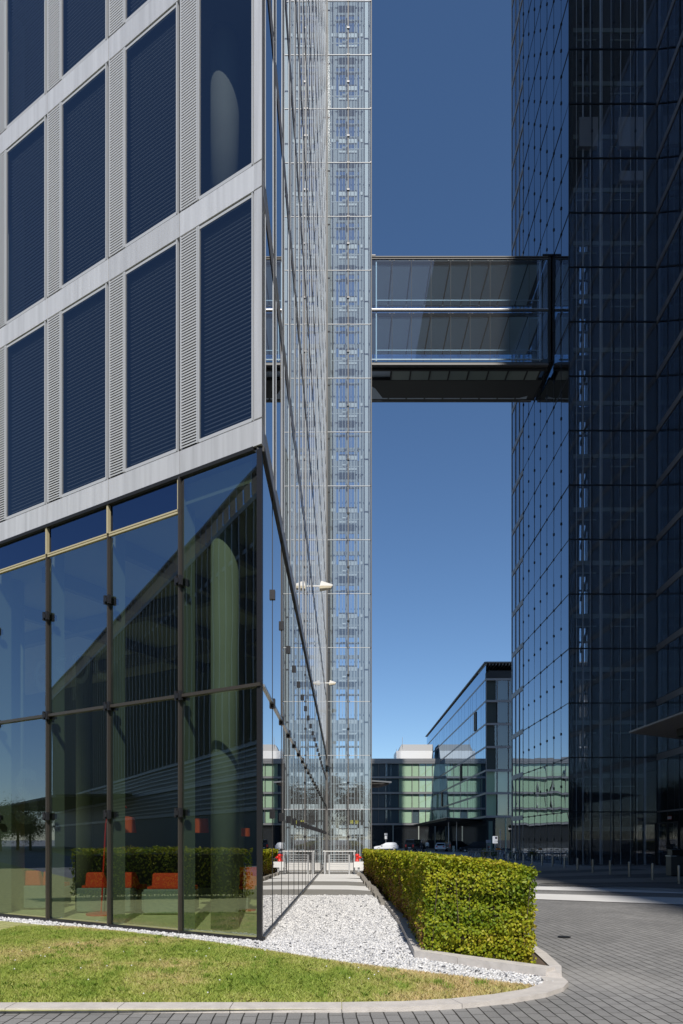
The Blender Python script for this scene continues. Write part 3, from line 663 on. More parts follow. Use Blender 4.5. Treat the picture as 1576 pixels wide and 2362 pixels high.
# lobby room
inn = shrink(.14)
obj('lobby_floor', MB().prism(inn, -.02, .035), M['lobbyfloor'], tower)
obj('lobby_ceiling', MB().prism(shrink(.2), 7.05, 7.38), plain('lobby ceiling', (.22, .24, .235), .8), tower)
bm = MB()
for s in (1.9, 3.6, 5.9, 8.4): FRONT.box(bm, s, s+.16, -(s-.45)/.62, -.6, 6.75, 7.04)
FRONT.box(bm, 2.6, 12, -3.3, -3.1, 6.70, 7.03); FRONT.box(bm, 4.4, 12, -6.2, -6.0, 6.70, 7.03)
obj('ceiling_beam', bm, M['slab'], tower)
bw = MB(); FRONT.box(bw, 6.2, 20, -8.2, -8.0, .036, 7.04); obj('lobby_wall', bw, M['lobbywall'], tower)
for s in (1.41, 7.34):
    c = FRONT.p(s, -.80, 0); obj('column', MB().lathe([(.235, .036), (.235, 7.04)], (c[0], c[1], 0), 36), M['concrete'], tower, True)
for s, t in ((5.2, -5.6), (11.1, -5.6)):
    c = FRONT.p(s, t, 0); obj('column', MB().lathe([(.235, .036), (.235, 7.04)], (c[0], c[1], 0), 28), M['concrete'], tower, True)
# faint frosted letters on the lobby glass
def text_obj(name, body, size, mat, parent, mtx, ext=.003):
    cu = bpy.data.curves.new(name, 'FONT'); cu.body = body; cu.size = size; cu.extrude = ext; cu.align_x = 'CENTER'; cu.align_y = 'CENTER'
    tmp = bpy.data.objects.new('tmp', cu); COL.objects.link(tmp); bpy.context.view_layer.update()
    me = bpy.data.meshes.new_from_object(tmp.evaluated_get(bpy.context.evaluated_depsgraph_get()))
    bpy.data.objects.remove(tmp); me.transform(mtx)
    off = wloc(parent) if parent else Vector((0, 0, 0)); me.transform(__import__('mathutils').Matrix.Translation(-off))
    me.materials.clear(); me.materials.append(mat); o = bpy.data.objects.new(name, me); COL.objects.link(o); o.parent = parent; return o
from mathutils import Matrix
def wall_mtx(x, y, z, right, nrm):
    return Matrix(((right[0], 0, nrm[0], x), (right[1], 0, nrm[1], y), (0, 1, 0, z), (0, 0, 0, 1)))
frost = glass('frosted lettering', (.92, .94, .95), .0, 6, haze=.03)
p = FRONT.p(4.35, -.045, 4.75); text_obj('lettering', 'espo', 1.25, frost, tower, wall_mtx(*p, (-DF[0], -DF[1]), NF), .0005)
p = FRONT.p(5.75, -.045, 2.55); text_obj('lettering', 's', 2.3, frost, tower, wall_mtx(*p, (-DF[0], -DF[1]), NF), .0005)

# ------------------------------------------------------------------ things inside the lobby
def sofa(x0, x1, yb, label, cush):
    c = G(x0, yb); e = G(x1, yb); Y = (c[1]+e[1])/2
    cx = (c[0]+e[0])/2; L = abs(e[0]-c[0])
    r = thing('sofa', label, 'sofa', (cx, Y, .036), 'red and white lobby sofas')
    b = MB(); b.box(cx-L/2, cx+L/2, Y, Y+.82, .10, .50); b.box(cx-L/2+.04, cx+L/2-.04, Y-.03, Y+.10, .06, .55); o = obj('shell', b, M['sofa'], r); bv = o.modifiers.new('soft', 'BEVEL'); bv.width = .03; bv.segments = 3
    lg = MB()
    for sx in (-1, 1):
        for yy in (.08, .74): lg.tube((cx+sx*(L/2-.08), Y+yy, .036), (cx+sx*(L/2-.08), Y+yy, .11), .02)
    obj('leg', lg, M['steel'], r)
    for u0, u1 in cush:
        a = cx-L/2+L*u0; bb = cx-L/2+L*u1; k = MB(); k.box8([(a, Y+.06, .54), (bb, Y+.06, .54), (bb+.04, Y+.30, .52), (a, Y+.30, .52), (a+.01, Y+.10, .86), (bb-.07, Y+.10, .86), (bb-.05, Y+.22, .87), (a+.01, Y+.22, .87)])
        o = obj('back_cushion', k, M['red'], r); bv = o.modifiers.new('soft', 'BEVEL'); bv.width = .035; bv.segments = 3
    k = MB(); k.box(cx-L/2+.03, cx+L/2-.03, Y+.31, Y+.80, .50, .58); obj('seat', k, M['red'], r)
sofa(172, 316, 2114, 'red backed lobby sofa right behind the arc lamp', [(.14, .46), (.70, .98)])
sofa(326, 440, 2118, 'red backed lobby sofa nearest the big round column', [(.18, .98)])
sofa(40, 130, 2106, 'red backed lobby sofa at the left edge of the lobby', [(.05, .55), (.6, .98)])
# arc lamp
bx, by = G(238, 2117); r = thing('floor_lamp', 'red arc lamp with a round foot and a leaning pole beside the sofas', 'lamp', (bx, by, .036))
obj('base', MB().lathe([(.001, 0), (.33, 0), (.33, .03), (.05, .05), (.001, .05)], (bx, by, .036), 32), M['redpaint'], r)
tp = AT(244, 1900, by); obj('pole', MB().tube((bx-.04, by, .08), tp, .016), M['redpaint'], r)
shp = AT(292, 1902, by+.5)
ar = MB(); q0 = Vector(tp); q2 = Vector((shp[0], shp[1], shp[2]+.35))
for i in range(8):
    f = lambda t: q0*(1-t)**2+Vector((q0.x+.05, q0.y+.2, q0.z+.75))*2*t*(1-t)+q2*t*t
    ar.tube(f(i/8), f((i+1)/8), .012, 6)
obj('arm', ar, M['redpaint'], r); obj('lamp_shade', MB().lathe([(.20, -.17), (.16, .15), (.02, .17)], shp, 24), M['redlit'], r)
for (x, y, Y, rr, hh, lab) in ((462, 1905, 14.6, .18, .15, 'wide red drum shade hanging left of the round column'), (567, 1920, 14.2, .09, .085, 'small red drum shade hanging right of the round column')):
    c = AT(x, y, Y); r = thing('pendant_lamp', lab, 'lamp', c); obj('lamp_shade', MB().lathe([(rr, -hh), (rr*.95, hh), (.01, hh)], c, 24), M['redlit'], r)
    obj('cord', MB().tube((c[0], c[1], c[2]+hh), (c[0], c[1], 6.69 if Y < 14.4 else 6.7), .006), M['black'], r)
cx, cyy = G(569, 2108); r = thing('swivel_chair', 'dark red swivel chair with a thin metal stem by the glass corner', 'chair', (cx, cyy, .036))
obj('base', MB().lathe([(.001, 0), (.20, 0), (.19, .02), (.001, .03)], (cx, cyy, .036), 24), M['redpaint'], r)
obj('stem', MB().tube((cx, cyy, .06), (cx+.03, cyy, .50), .03, 10, .018), M['zinc'], r)
k = MB(); k.box(cx-.2, cx+.2, cyy-.2, cyy+.2, .50, .57); obj('seat', k, M['red'], r)
k = MB(); k.box(cx-.17, cx+.19, cyy+.16, cyy+.22, .57, .95); obj('backrest', k, M['red'], r)
# wing lamps on the side wall
for i, (x, z, ln, lab) in enumerate(((722, 11.55, .78, 'white wing shaped wall lamp on the mirrored side wall, the nearer one'), (749.5, 11.62, .72, 'white wing shaped wall lamp on the mirrored side wall, the farther one'))):
    Y = Cy*188.5/(793-x); fx = Cx+UX*(Y-Cy); r = thing('wall_lamp', lab, 'lamp', (fx, Y, z), 'wing lamps on the side wall')
    obj('bracket', MB().tube((fx, Y, z), (fx+.34, Y, z), .02).tube((fx, Y+.1, z+.05), (fx+.34, Y+.1, z+.05), .02), M['white'], r)
    b = MB(); b.box8([(fx+.28, Y-.16, z-.03), (fx+ln, Y-.10, z-.01), (fx+ln, Y+.10, z-.01), (fx+.28, Y+.16, z-.03), (fx+.33, Y-.14, z+.17), (fx+ln, Y-.10, z+.045), (fx+ln, Y+.10, z+.045), (fx+.33, Y+.14, z+.17)]); obj('hood', b, M['white'], r)
    b = MB(); b.box8([(fx+.27, Y-.16, z-.14), (fx+ln-.06, Y-.10, z-.09), (fx+ln-.06, Y+.10, z-.09), (fx+.27, Y+.16, z-.14), (fx+.27, Y-.17, z-.032), (fx+ln-.01, Y-.11, z-.012), (fx+ln-.01, Y+.11, z-.012), (fx+.27, Y+.17, z-.032)]); obj('lens', b, plain('lamp lens %d' % i, (.75, .68, .52), .25), r)

# ------------------------------------------------------------------ glass lift shaft at the end of the near tower
YL = 48.77; XL, XR = -1.03, 2.13; XM = (XL+XR)/2-.07; JL = lambda k: 3.69+3.85*k
lift = thing('glass_lift_shaft', 'tall see-through glass lift shaft at the far end of the pale tower', 'lift shaft', (.5, YL, zg(YL)))
LF = Fr((0, YL), (1, 0), (0, -1)); LR = Fr((XR, YL), (0, 1), (1, 0))
NJ = 18; zb = zg(YL)+.05
tb = MB()
for k in range(NJ+1):
    z0 = zb if k == 0 else JL(k-1)+.03; z1 = JL(k)-.03
    for a, b in ((XL+.05, XM-.03), (XM+.03, XR-.03)):
        g = MB(); LF.pane(g, a, b, 0, z0, z1, .002); obj('pane', g, M['g_lift'], lift)
    g = MB(); LR.pane(g, .04, 2.3, 0, z0, z1, .002); obj('pane', g, M['g_lift'], lift)
    LF.box(tb, XL, XR, -.05, .02, JL(k)-.022, JL(k)+.018)
    for x in (XM-.06, XM+.06, XR-.04):
        m = MB(); LF.box(m, x-.03, x+.03, .0, .06, JL(k)-.05, JL(k)+.05); obj('clamp', m, M['darksteel'], lift)
    m = MB(); LF.box(m, XM-.09, XM+.09, .0, .07, JL(k)-1.95-.06, JL(k)-1.95+.06); obj('clamp', m, M['darksteel'], lift)
    # landing behind: beam, cross rail, pulley block
    b = MB(); b.box(XL+.85, XR-1.02, YL+1.0, YL+1.12, JL(k)-1.42, JL(k)-1.02); b.box(XL+.30, XL+.62, YL+1.0, YL+1.1, JL(k)-1.35, JL(k)-1.12); b.box(XR-.85, XR-.55, YL+1.0, YL+1.1, JL(k)-1.35, JL(k)-1.12)
    obj('landing_beam', b, M['shaftgrey'], lift)
    b = MB(); b.box(XL+.25, XR-.5, YL+.90, YL+.94, JL(k)-1.98, JL(k)-1.94); b.box(XL+.85, XR-1.02, YL+.9, YL+1.0, JL(k)-2.22, JL(k)-2.08)
    b.tube((XL+1.1, YL+.95, JL(k)-1.9), (XM+.02, YL+.95, JL(k)-1.9), .11); obj('pulley_rail', b, M['shaftgrey'], lift)
obj('transom', tb, M['shaftgrey'], lift)
m = MB(); LF.box(m, XM-.045, XM-.018, -.10, .018, zb, JL(NJ)); LF.box(m, XM+.018, XM+.045, -.10, .018, zb, JL(NJ)); LF.box(m, XM-.018, XM+.018, -.08, .0, zb, JL(NJ)); obj('mast', m, M['mast'], lift)
m = MB(); m.box(XR-.02, XR+.035, YL-.03, YL+.05, zb, JL(NJ)); m.box(XR-.02, XR+.03, YL+2.28, YL+2.36, zb, JL(NJ)); m.box(XL-.035, XL+.045, YL-.03, YL+.08, zb, JL(NJ)); obj('corner_post', m, M['mast'], lift)
m = MB()
for x, r in ((770.7, .045), (759, .05), (781.7, .02), (818, .02), (830.5, .045), (838.5, .02), (764, .03), (790, .014), (797, .016), (810, .016), (824.5, .014), (852, .022), (775, .016)):
    X = (x-788)/FPX*(YL+.8); m.tube((X, YL+.8, zb), (X, YL+.8, JL(NJ)), r)
obj('guide_rail', m, M['white'], lift)
m = MB(); X = (847-788)/FPX*(YL+1.2); m.box(X-.17, X+.17, YL+1.2, YL+1.3, zb, JL(NJ)); obj('cable_duct', m, M['shaftgrey'], lift)
m = MB(); m.box(XL+.03, XL+.20, YL+.3, YL+.5, zb, JL(NJ)); obj('counterweight_rail', m, M['darksteel'], lift)
# back wall with openings towards the sky
yb = YL+1.9; fw = MB(); XS = [XL, -.55+.0, -.28, -.13, .62-.0-.03, .78, 1.53-.0, 1.68, 1.98, XR]
XS = [(x-788)/FPX*yb for x in (756, 776, 781, 784, 797.5, 804.5, 817.5, 825, 828.5, 857)]
lw_ = MB(); lw_.box(XL+.05, XR-.05, yb+.5, yb+.7, zg(YL)-.1, JL(1)-.3); lw_.box(XL+.05, XL+.3, yb+.2, yb+.5, zg(YL)-.1, JL(1)-.3); obj('lobby_wall', lw_, M['core'], lift)
for k in range(NJ+1):
    top = JL(k)
    for a, b in ((0, 1), (2, 3), (4, 5), (6, 7), (8, 9)): fw.box(XS[a], XS[b], yb, yb+.10, top-3.85, top) if k > 1 else None
    for a, b in ((1, 2), (3, 4), (5, 6), (7, 8)):
        fw.box(XS[a], XS[b], yb, yb+.10, top-.30, top-.02) if k % 2 else None
        fw.box(XS[a], XS[b], yb, yb+.10, top-2.55, top-1.0)
        fw.box(XS[a], XS[b], yb, yb+.10, top-3.05, top-2.9)
obj('back_wall', fw, plain('lift back wall', (.33, .37, .41), .6), lift)
lb = MB(); lb.box(XL+.5, XR-.5, YL+1.0, YL+1.4, 1.9, 2.35); lb.box(XL+.5, XR-.5, YL+.96, YL+1.0, 3.75, 4.1); obj('lobby_gallery', lb, M['white'], lift)
lb = MB(); lb.box(XL+.5, XR-.5, YL+1.55, YL+1.65, 2.4, 3.3); obj('gallery_recess', lb, M['black'], lift)
for a, b in ((.9, 1.25), (.15, .65)):
    pass
m = MB(); m.box(.62, .88, YL+1.5, YL+1.54, 2.7, 2.95); m.box(1.02, 1.25, YL+1.5, YL+1.54, 2.68, 2.93); obj('yellow_notice', m, plain('yellow notice', (.75, .62, .05), .5), lift)
rf = MB(); rf.box(XL, XR, YL-.02, YL+2.4, JL(NJ)+.03, JL(NJ)+.2); obj('roof', rf, M['roofgrey'], lift)
pl = shrink(.05); m = MB()
def thinwall(m, a, b, z0, z1, th=.25):
    L = math.dist(a, b); nx, ny = -(b[1]-a[1])/L*th, (b[0]-a[0])/L*th
    m.prism([a, b, (b[0]+nx, b[1]+ny), (a[0]+nx, a[1]+ny)], z0, z1)
thinwall(m, (pl[1][0]-.2, pl[1][1]-.1), pl[2], -.4, bandz(NR-1)+BH-.05); thinwall(m, pl[2], pl[3], -.4, bandz(NR-1)+BH-.05); obj('rear_wall', m, M['roofgrey'], tower)

# ------------------------------------------------------------------ dark tower (right)
YD = 48.24; DX = [16.08, 17.70, 19.23, 20.76, 22.29]; JD = lambda k: 3.486+3.85*k; zd = zg(YD)-.02
ND = 21; dark = thing('dark_tower', 'dark glass tower in shadow at the right, one face a mirror towards the gap', 'building', (19, YD, zg(YD)))
DFR = Fr((0, YD), (1, 0), (0, -1)); DSD = Fr((16.08, YD), (UX, 1), (-1, UX))
tb = MB(); cl = MB()
for k in range(ND+1):
    z0 = zd if k == 0 else JD(k-1)+.03; z1 = JD(k)-.03
    for i in range(4):
        g = MB(); DFR.pane(g, DX[i]+.02, DX[i+1]-.02, 0, z0, z1, .002); obj('pane', g, M['g_dark'], dark)
    DFR.box(tb, DX[0], DX[4], -.04, .04, JD(k)-.05, JD(k)+.03)
    for i in range(5):
        for dz, r in ((-.01, .05), (-1.95, .065)):
            if dz < -1 and not 0 < i < 4: continue
            m = cl if k > 11 else MB(); DFR.box(m, DX[i]-r, DX[i]+r, .0, .06, JD(k)+dz-.065, JD(k)+dz+.065)
            if k <= 11: obj('clamp', m, M['dframe'], dark)
for x in DX: DFR.box(tb, x-.03, x+.03, -.04, .03, zd, JD(ND))
obj('transom', tb, M['dframe'], dark)
# mirror face
n = 0; fp = MB(); tb = MB()
for i in range(7):
    a, b = .03+i*1.75, (i+1)*1.75
    for k in range(ND+1):
        z0 = zd-.1 if k == 0 else JD(k-1)+.03; z1 = JD(k)-.03
        if i < 3 and k < 9 or i < 1 and k < 13:
            g = MB(); DSD.pane(g, a, b-.03, 0, z0, z1, .009); obj('pane', g, M['g_dmir'], dark)
        else: DSD.pane(fp, a, b-.03, 0, z0, z1, .009)
        DSD.box(cl, b-.05, b+.05, .0, .06, JD(k)-1.95-.09, JD(k)-1.95+.09); DSD.box(cl, b-.05, b+.05, .0, .06, JD(k)-.08, JD(k)+.06)
    DSD.box(tb, b-.025, b+.025, -.03, .012, zd-.1, JD(ND))
for k in range(ND+1): DSD.box(tb, 0, 12.25, -.03, .02, JD(k)-.04, JD(k)+.03)
# framed end of the mirror face
fr2 = MB()
for k in range(ND+1):
    z0 = zd-.15 if k == 0 else JD(k-1)+.2; z1 = JD(k)-.2
    for j in range(3): DSD.pane(fp, 12.4+j*1.36, 12.4+j*1.36+1.28, -.03, z0, z1, .003)
    DSD.box(fr2, 12.27, 16.5, -.06, .02, JD(k)-.22, JD(k)+.2)
for j in range(4): DSD.box(fr2, 12.3+j*1.36, 12.3+j*1.36+.1, -.06, .025, zd-.1, JD(ND))
obj('pane', fp, M['g_dmir'], dark, kind='stuff'); obj('mullion', tb, M['dframe'], dark); obj('clamp', cl, M['dframe'], dark, kind='stuff'); obj('window_frame', fr2, M['gframe'], dark)
m = MB(); DSD.box(m, .02, 16.5, -.30, -.25, zd-.1, JD(ND)); obj('inner_wall', m, M['core'], dark)
# behind the front glass: lift structure, back wall with openings
m = MB()
for x, r in ((1345, .05), (1362, .03), (1385, .06), (1389, .03), (1432, .03), (1455, .02), (1487, .045), (1490, .025), (1330, .025), (1410, .02), (1470, .02)):
    X = (x-788)/FPX*(YD+.9); m.tube((X, YD+.9, zd), (X, YD+.9, JD(ND)), r)
obj('guide_rail', m, M['white'], dark)
m = MB()
for k in range(ND+1):
    m.box(16.7, 21.9, YD+1.1, YD+1.2, JD(k)-1.35, JD(k)-1.05); m.box(16.9, 18.4, YD+1.05, YD+1.1, JD(k)-2.0, JD(k)-1.92); m.box(19.4, 21.2, YD+1.05, YD+1.1, JD(k)-2.0, JD(k)-1.92)
obj('landing_beam', m, M['post'], dark)
for k, (a, b) in ((13, (1337, 1380)), (13, (1428, 1484)), (12, (1432, 1484))):
    X0, X1 = (a-788)/FPX*(YD+.7), (b-788)/FPX*(YD+.7); m = MB(); m.box(X0, X1, YD+.7, YD+1.0, JD(k)-2.3 if k == 13 else JD(k)-.9, JD(k)-.2); obj('lift_car', m, plain('lift car %d%d' % (k, a), (.42, .40, .39), .5), dark)
ybd = YD+2.6; fw = MB(); XS = [(x-788)/FPX*ybd for x in (1312, 1337, 1356, 1427, 1436, 1517)]
for a, b in ((0, 1), (2, 3), (4, 5)): fw.box(XS[a], XS[b], ybd, ybd+.12, zd, JD(ND))
for k in range(ND+1):
    for a in (1, 3):
        for q in (.28, .45, .78): fw.box(XS[a]+(XS[a+1]-XS[a])*q, XS[a]+(XS[a+1]-XS[a])*q+.07, ybd, ybd+.12, JD(k)-3.85, JD(k))
        fw.box8([(XS[a], ybd-.1, JD(k)-3.5), (XS[a]+.1, ybd-.1, JD(k)-3.5), (XS[a+1]+.1, ybd-.1, JD(k)-1.6), (XS[a+1], ybd-.1, JD(k)-1.6), (XS[a], ybd-.1, JD(k)-3.2), (XS[a]+.1, ybd-.1, JD(k)-3.2), (XS[a+1]+.1, ybd-.1, JD(k)-1.3), (XS[a+1], ybd-.1, JD(k)-1.3)])
        fw.box(XS[a], XS[a+1], ybd, ybd+.12, JD(k)-1.6, JD(k)-.55); fw.box(XS[a], XS[a+1], ybd, ybd+.12, JD(k)-2.7, JD(k)-2.6)
        if k > 11 or k < 2: fw.box(XS[a], XS[a+1], ybd+.14, ybd+.2, JD(k)-3.85, JD(k))
obj('back_wall', fw, M['core'], dark)
fw = MB()
for a in (1, 3): fw.face([(XS[a], ybd+.3, zd), (XS[a+1], ybd+.3, zd), (XS[a+1], ybd+.3, JD(ND)), (XS[a], ybd+.3, JD(ND))])
obj('dimming_pane', fw, M['g_dark'], dark)  # panes added to dim the sky seen through the openings
m = MB(); m.box(22.4, 22.6, YD+.3, 65, 76, 126); m.box(24.2, 24.4, YD+.3, 66, zd-.3, 76); m.prism([(16.5, 51.6), (21.4, 51.6), (21.4, 65), (16.5, 65)], JD(ND)+.1, 126); m.box(16.12, 22.3, YD+.05, 51.5, JD(ND)+.05, 126); obj('shell', m, M['core'], dark)  # unseen upper part carried up to throw the tower's shadow on the hotel

# ------------------------------------------------------------------ long dark block in front of it (its wall runs on past the camera, out of frame)
E0, E1 = (22.30, YD-.02), (20.0, 7.0)
LE = math.dist(E0, E1); dE = ((E1[0]-E0[0])/LE, (E1[1]-E0[1])/LE); NE = Fr(E0, dE, (-abs(dE[1]), abs(dE[0])))
if NE.n[0]*1.0 > 0: NE.n = (-NE.n[0], -NE.n[1])
NE.n = (dE[1], -dE[0]) if dE[1] < 0 else (-dE[1], dE[0])
blk = thing('dark_office_block', 'dark glass block with broad grey storey bands at the right edge', 'building', (22, 40, 0))
fp = MB(); bands = MB(); mu = MB(); P2 = 1.83; M['g_block'] = glass('shaded block glass', (.45, .50, .53), .07, 5, gcol=(.7, .8, .9), haze=.02)
for i in range(22):
    a, b = .05+i*P2, (i+1)*P2
    for k in range(16):
        z0 = zg(40)+(.05 if k == 0 else 0) if k == 0 else JD(k-1)+.28 if k > 1 else JD(0)+.05; z1 = JD(k)-.22 if k else JD(0)-.05
        if i < 4: g = MB(); NE.pane(g, a, b-.05, 0, z0, z1, .003); obj('pane', g, M['g_block'], blk)
        else: NE.pane(fp, a, b-.05, 0, z0, z1, .003)
    NE.box(mu, b-.05, b-.0, -.05, .03, zd, JD(15))
for k in range(16):
    if k: NE.box(bands, .0, 40.5, -.06, .05, JD(k)-.22, JD(k)+.22)
    else: NE.box(bands, .0, 40.5, -.06, .03, JD(k)-.05, JD(k)+.05)
obj('pane', fp, M['g_block'], blk, kind='stuff'); obj('storey_band', bands, M['gframe'], blk); obj('mullion', mu, M['dframe'], blk)
m = MB()
for k in range(16): m.prism([NE.p(.1, -.12, 0)[:2], NE.p(40, -.12, 0)[:2], NE.p(40, -6, 0)[:2], NE.p(.1, -6, 0)[:2]], JD(k)-.18, JD(k)+.1)
m.box(22.65, 36, YD-.1, YD+.2, -.4, 64.2); m.prism([NE.p(.0, -3.5, 0)[:2], NE.p(40, -3.5, 0)[:2], NE.p(40, -14, 0)[:2], NE.p(.0, -14, 0)[:2]], -.4, 64); obj('core', m, M['core'], blk)
m = MB().prism([(21.2, 30), (35, 30), (35, -140), (17, -140), (18.4, -104), (19.6, -85), (20.3, 6.9), (20.9, 15)], 60, 126)  # unseen bulk of the block, shaped and sized for the shadow it casts
m.prism([(35, 6.9), (35, -140), (17, -140), (18.4, -104), (19.6, -85), (20.0, 6.9)], -.1, 60); obj('shadow_mass', m, M['core'], blk)
d0 = MB(); NE.box(d0, .1, 1.78, .005, .05, zg(46), 2.72); NE.box(d0, 1.88, 3.5, .005, .05, zg(46), 2.72)
for s0, s1 in ((.12, 1.8), (1.86, 3.54)):
    d = MB(); NE.box(d, s0, s0+.09, .01, .07, zg(46)+.02, 2.72); NE.box(d, s1-.09, s1, .01, .07, zg(46)+.02, 2.72); NE.box(d, s0+.09, s1-.09, .01, .07, 2.62, 2.72)
    o = obj('door', d, M['dframe'], blk); d = MB(); NE.pane(d, s0+.09, s1-.09, .03, zg(46)+.05, 2.62); obj('pane', d, M['g_dark'], o)
    d = MB(); NE.box(d, s1-.25, s1-.08, .08, .12, .98, 1.05); obj('handle', d, M['zinc'], o)
# red and white notice over the door
nb = MB(); NE.box(nb, 1.95, 2.58, .07, .09, 2.86, 3.12); sg = obj('door_notice', nb, plain('notice red', (.45, .06, .04), .5)); tag(sg, 'small white notice with red edges above the dark glass door', 'sign')
nb = MB(); NE.box(nb, 1.96, 2.57, .091, .096, 2.905, 3.075); obj('face', nb, M['white'], sg); nb = MB(); NE.box(nb, 2.03, 2.5, .097, .099, 2.975, 3.0); obj('lettering', nb, M['black'], sg)

# canopy over the entrance at the right edge
cz = 6.0; can = thing('entrance_canopy', 'dark flat entrance canopy jutting in from the right edge', 'canopy', (16, 26, cz))
A = AT(1452, 1690, 28.5); pl4 = [(12.0, 28.5), (12.05, 12), (20.2, 12), (20.9, 32.6), (15.2, 30.4)]
m = MB(); nA = [(x, y) for x, y in pl4]; m.prism(nA, cz-.02, cz+.05); obj('roof', m, M['gframe'], can)
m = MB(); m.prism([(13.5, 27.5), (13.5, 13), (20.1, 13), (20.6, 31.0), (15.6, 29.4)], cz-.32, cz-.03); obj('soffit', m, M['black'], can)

# ------------------------------------------------------------------ bridge between the towers
YB, DB = 52.3, 4.6; bz = [38.25, 42.1, 46.15]
br = thing('sky_bridge', 'two storey glazed footbridge hung between the two towers', 'bridge', (9, YB, bz[0]))
BX0, BX1, BXE = 2.25, 15.84, 16.04
seam = [(x-788)/FPX*YB for x in (904.6, 949.5, 994.8, 1040, 1085, 1131, 1176.5, 1221, 1251)]
xs = [BX0]+seam
for Yf, nm in ((YB, 'front'), (YB+DB, 'rear')):
    W_ = Fr((0, Yf), (1, 0), (0, -1))
    for k in range(2):
        z0, z1 = bz[k]+.10, bz[k+1]-.12
        for i in range(len(xs)-1):
            g = MB(); W_.pane(g, xs[i]+.015, xs[i+1]-.015, 0, z0, z1, .002); obj('pane', g, M['g_bridge'], br)
        g = MB(); W_.pane(g, xs[-1]+.05, BX1-.05, 0, z0, z1, .002); obj('pane', g, M['g_bridge'], br)
    m = MB()
    for x in seam: W_.box(m, x-.009, x+.009, -.02, .002, bz[0], bz[2])
    obj('mullion', m, M['gasket'], br)
    m = MB()
    W_.box(m, BX0-.1, BX1, -.06, .05, bz[2]-.02, bz[2]+.05); W_.box(m, BX0-.1, BX1, -.06, .05, bz[2]-.17, bz[2]-.11)
    W_.box(m, BX0-.1, BX1, -.10, .05, bz[1]-.08, bz[1]-.035)
    obj('transom', m, M['mast'] if nm == 'front' else M['dframe'], br)
    m = MB(); W_.box(m, BX0-.1, BX1, -.10, .06, bz[1]+.02, bz[1]+.065); obj('transom', m, M['zinc'] if nm == 'front' else M['dframe'], br)
    m = MB(); lowz = (bz[0]-.40, bz[0]-.25) if nm == 'front' else (bz[0]-.13, bz[0]-.02)
    m = MB(); W_.box(m, BX0-.1, BX1, -.25, .08, *lowz); obj('edge_beam', m, plain('bridge edge beam '+nm, (.16, .155, .15), .5), br)
    m = MB()
    for x in seam:
        for k in range(2):
            for e in (-.16, .16): W_.box(m, x+e-.03, x+e+.03, -.03, .015, bz[k+1]-.29, bz[k+1]-.23)
    obj('fitting', m, M['mast'], br)
    m = MB()
    for k in range(2): W_.box(m, BX0, BX1-.4, -.2, -.14, bz[k]+.12, bz[k]+.22); W_.box(m, BX0+.4, BX1-.5, -.35, -.28, bz[k]+.95, bz[k]+1.0)
    W_.box(m, BX0+.38, BX0+.46, -.15, -.07, bz[0], bz[2]); W_.box(m, xs[-1]-.18, xs[-1]-.10, -.15, -.07, bz[0], bz[2])
    obj('handrail', m, M['shaftgrey'], br)
for k in range(3):
    m = MB(); n = 9
    for i in range(len(xs)-1):
        m.box(xs[i]+.06, xs[i+1]-.06, YB+.45, YB+DB-.3, bz[k]-.34 if k else bz[k]-.20, bz[k]-.20 if k else bz[k]-.05)
    obj('ceiling_panel' if k else 'floor_deck', m, M['bridgeceil'], br)
    m = MB(); m.box(BX0, BX1-.3, YB+.22, YB+DB-.22, bz[k]-.18 if k else bz[k]-.04, bz[k]-.06 if k else bz[k]+.02); obj('slab', m, M['slab'], br)
m = MB(); m.box8([(BX0-.1, YB+1.55, bz[0]-.50), (BX1, YB+1.55, bz[0]-.50), (BX1-1.4, YB+DB+.1, bz[0]-.14), (BX0+1.4, YB+DB+.1, bz[0]-.14), (BX0-.1, YB+1.55, bz[0]-.26), (BX1, YB+1.55, bz[0]-.26), (BX1, YB+DB+.1, bz[0]-.06), (BX0-.1, YB+DB+.1, bz[0]-.06)])
m.box(BX0-.1, BX1, YB+.26, YB+.42, bz[0]-.56, bz[0]-.25)
for x in seam: m.box(x-.05, x+.05, YB+.42, YB+1.55, bz[0]-.54, bz[0]-.26)
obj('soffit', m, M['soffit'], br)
m = MB()
for i in range(1, len(xs)-1): m.box(xs[i]+.06, xs[i+1]-.06, YB+.44, YB+1.54, bz[0]-.48, bz[0]-.42)
obj('soffit_glass', m, plain('soffit glass panel', (.30, .35, .30), .25), br)
m = MB(); m.box(BX1, BXE, YB-.02, YB+DB, bz[0]-.14, bz[2]+.1); obj('expansion_joint', m, M['black'], br)
m = MB(); m.box(BX0-.1, BX0+.35, YB-.08, YB+.2, bz[2]+.06, bz[2]+.14); m.box(BX1-.45, BX1+.3, YB-.10, YB+.3, bz[2]+.06, bz[2]+.17); obj('roof_bracket', m, M['darksteel'], br)
m = MB(); m.box(BX0-.05, BX1-.1, YB+.2, YB+DB-.2, bz[2]-.05, bz[2]+.03); obj('roof', m, M['slab'], br)

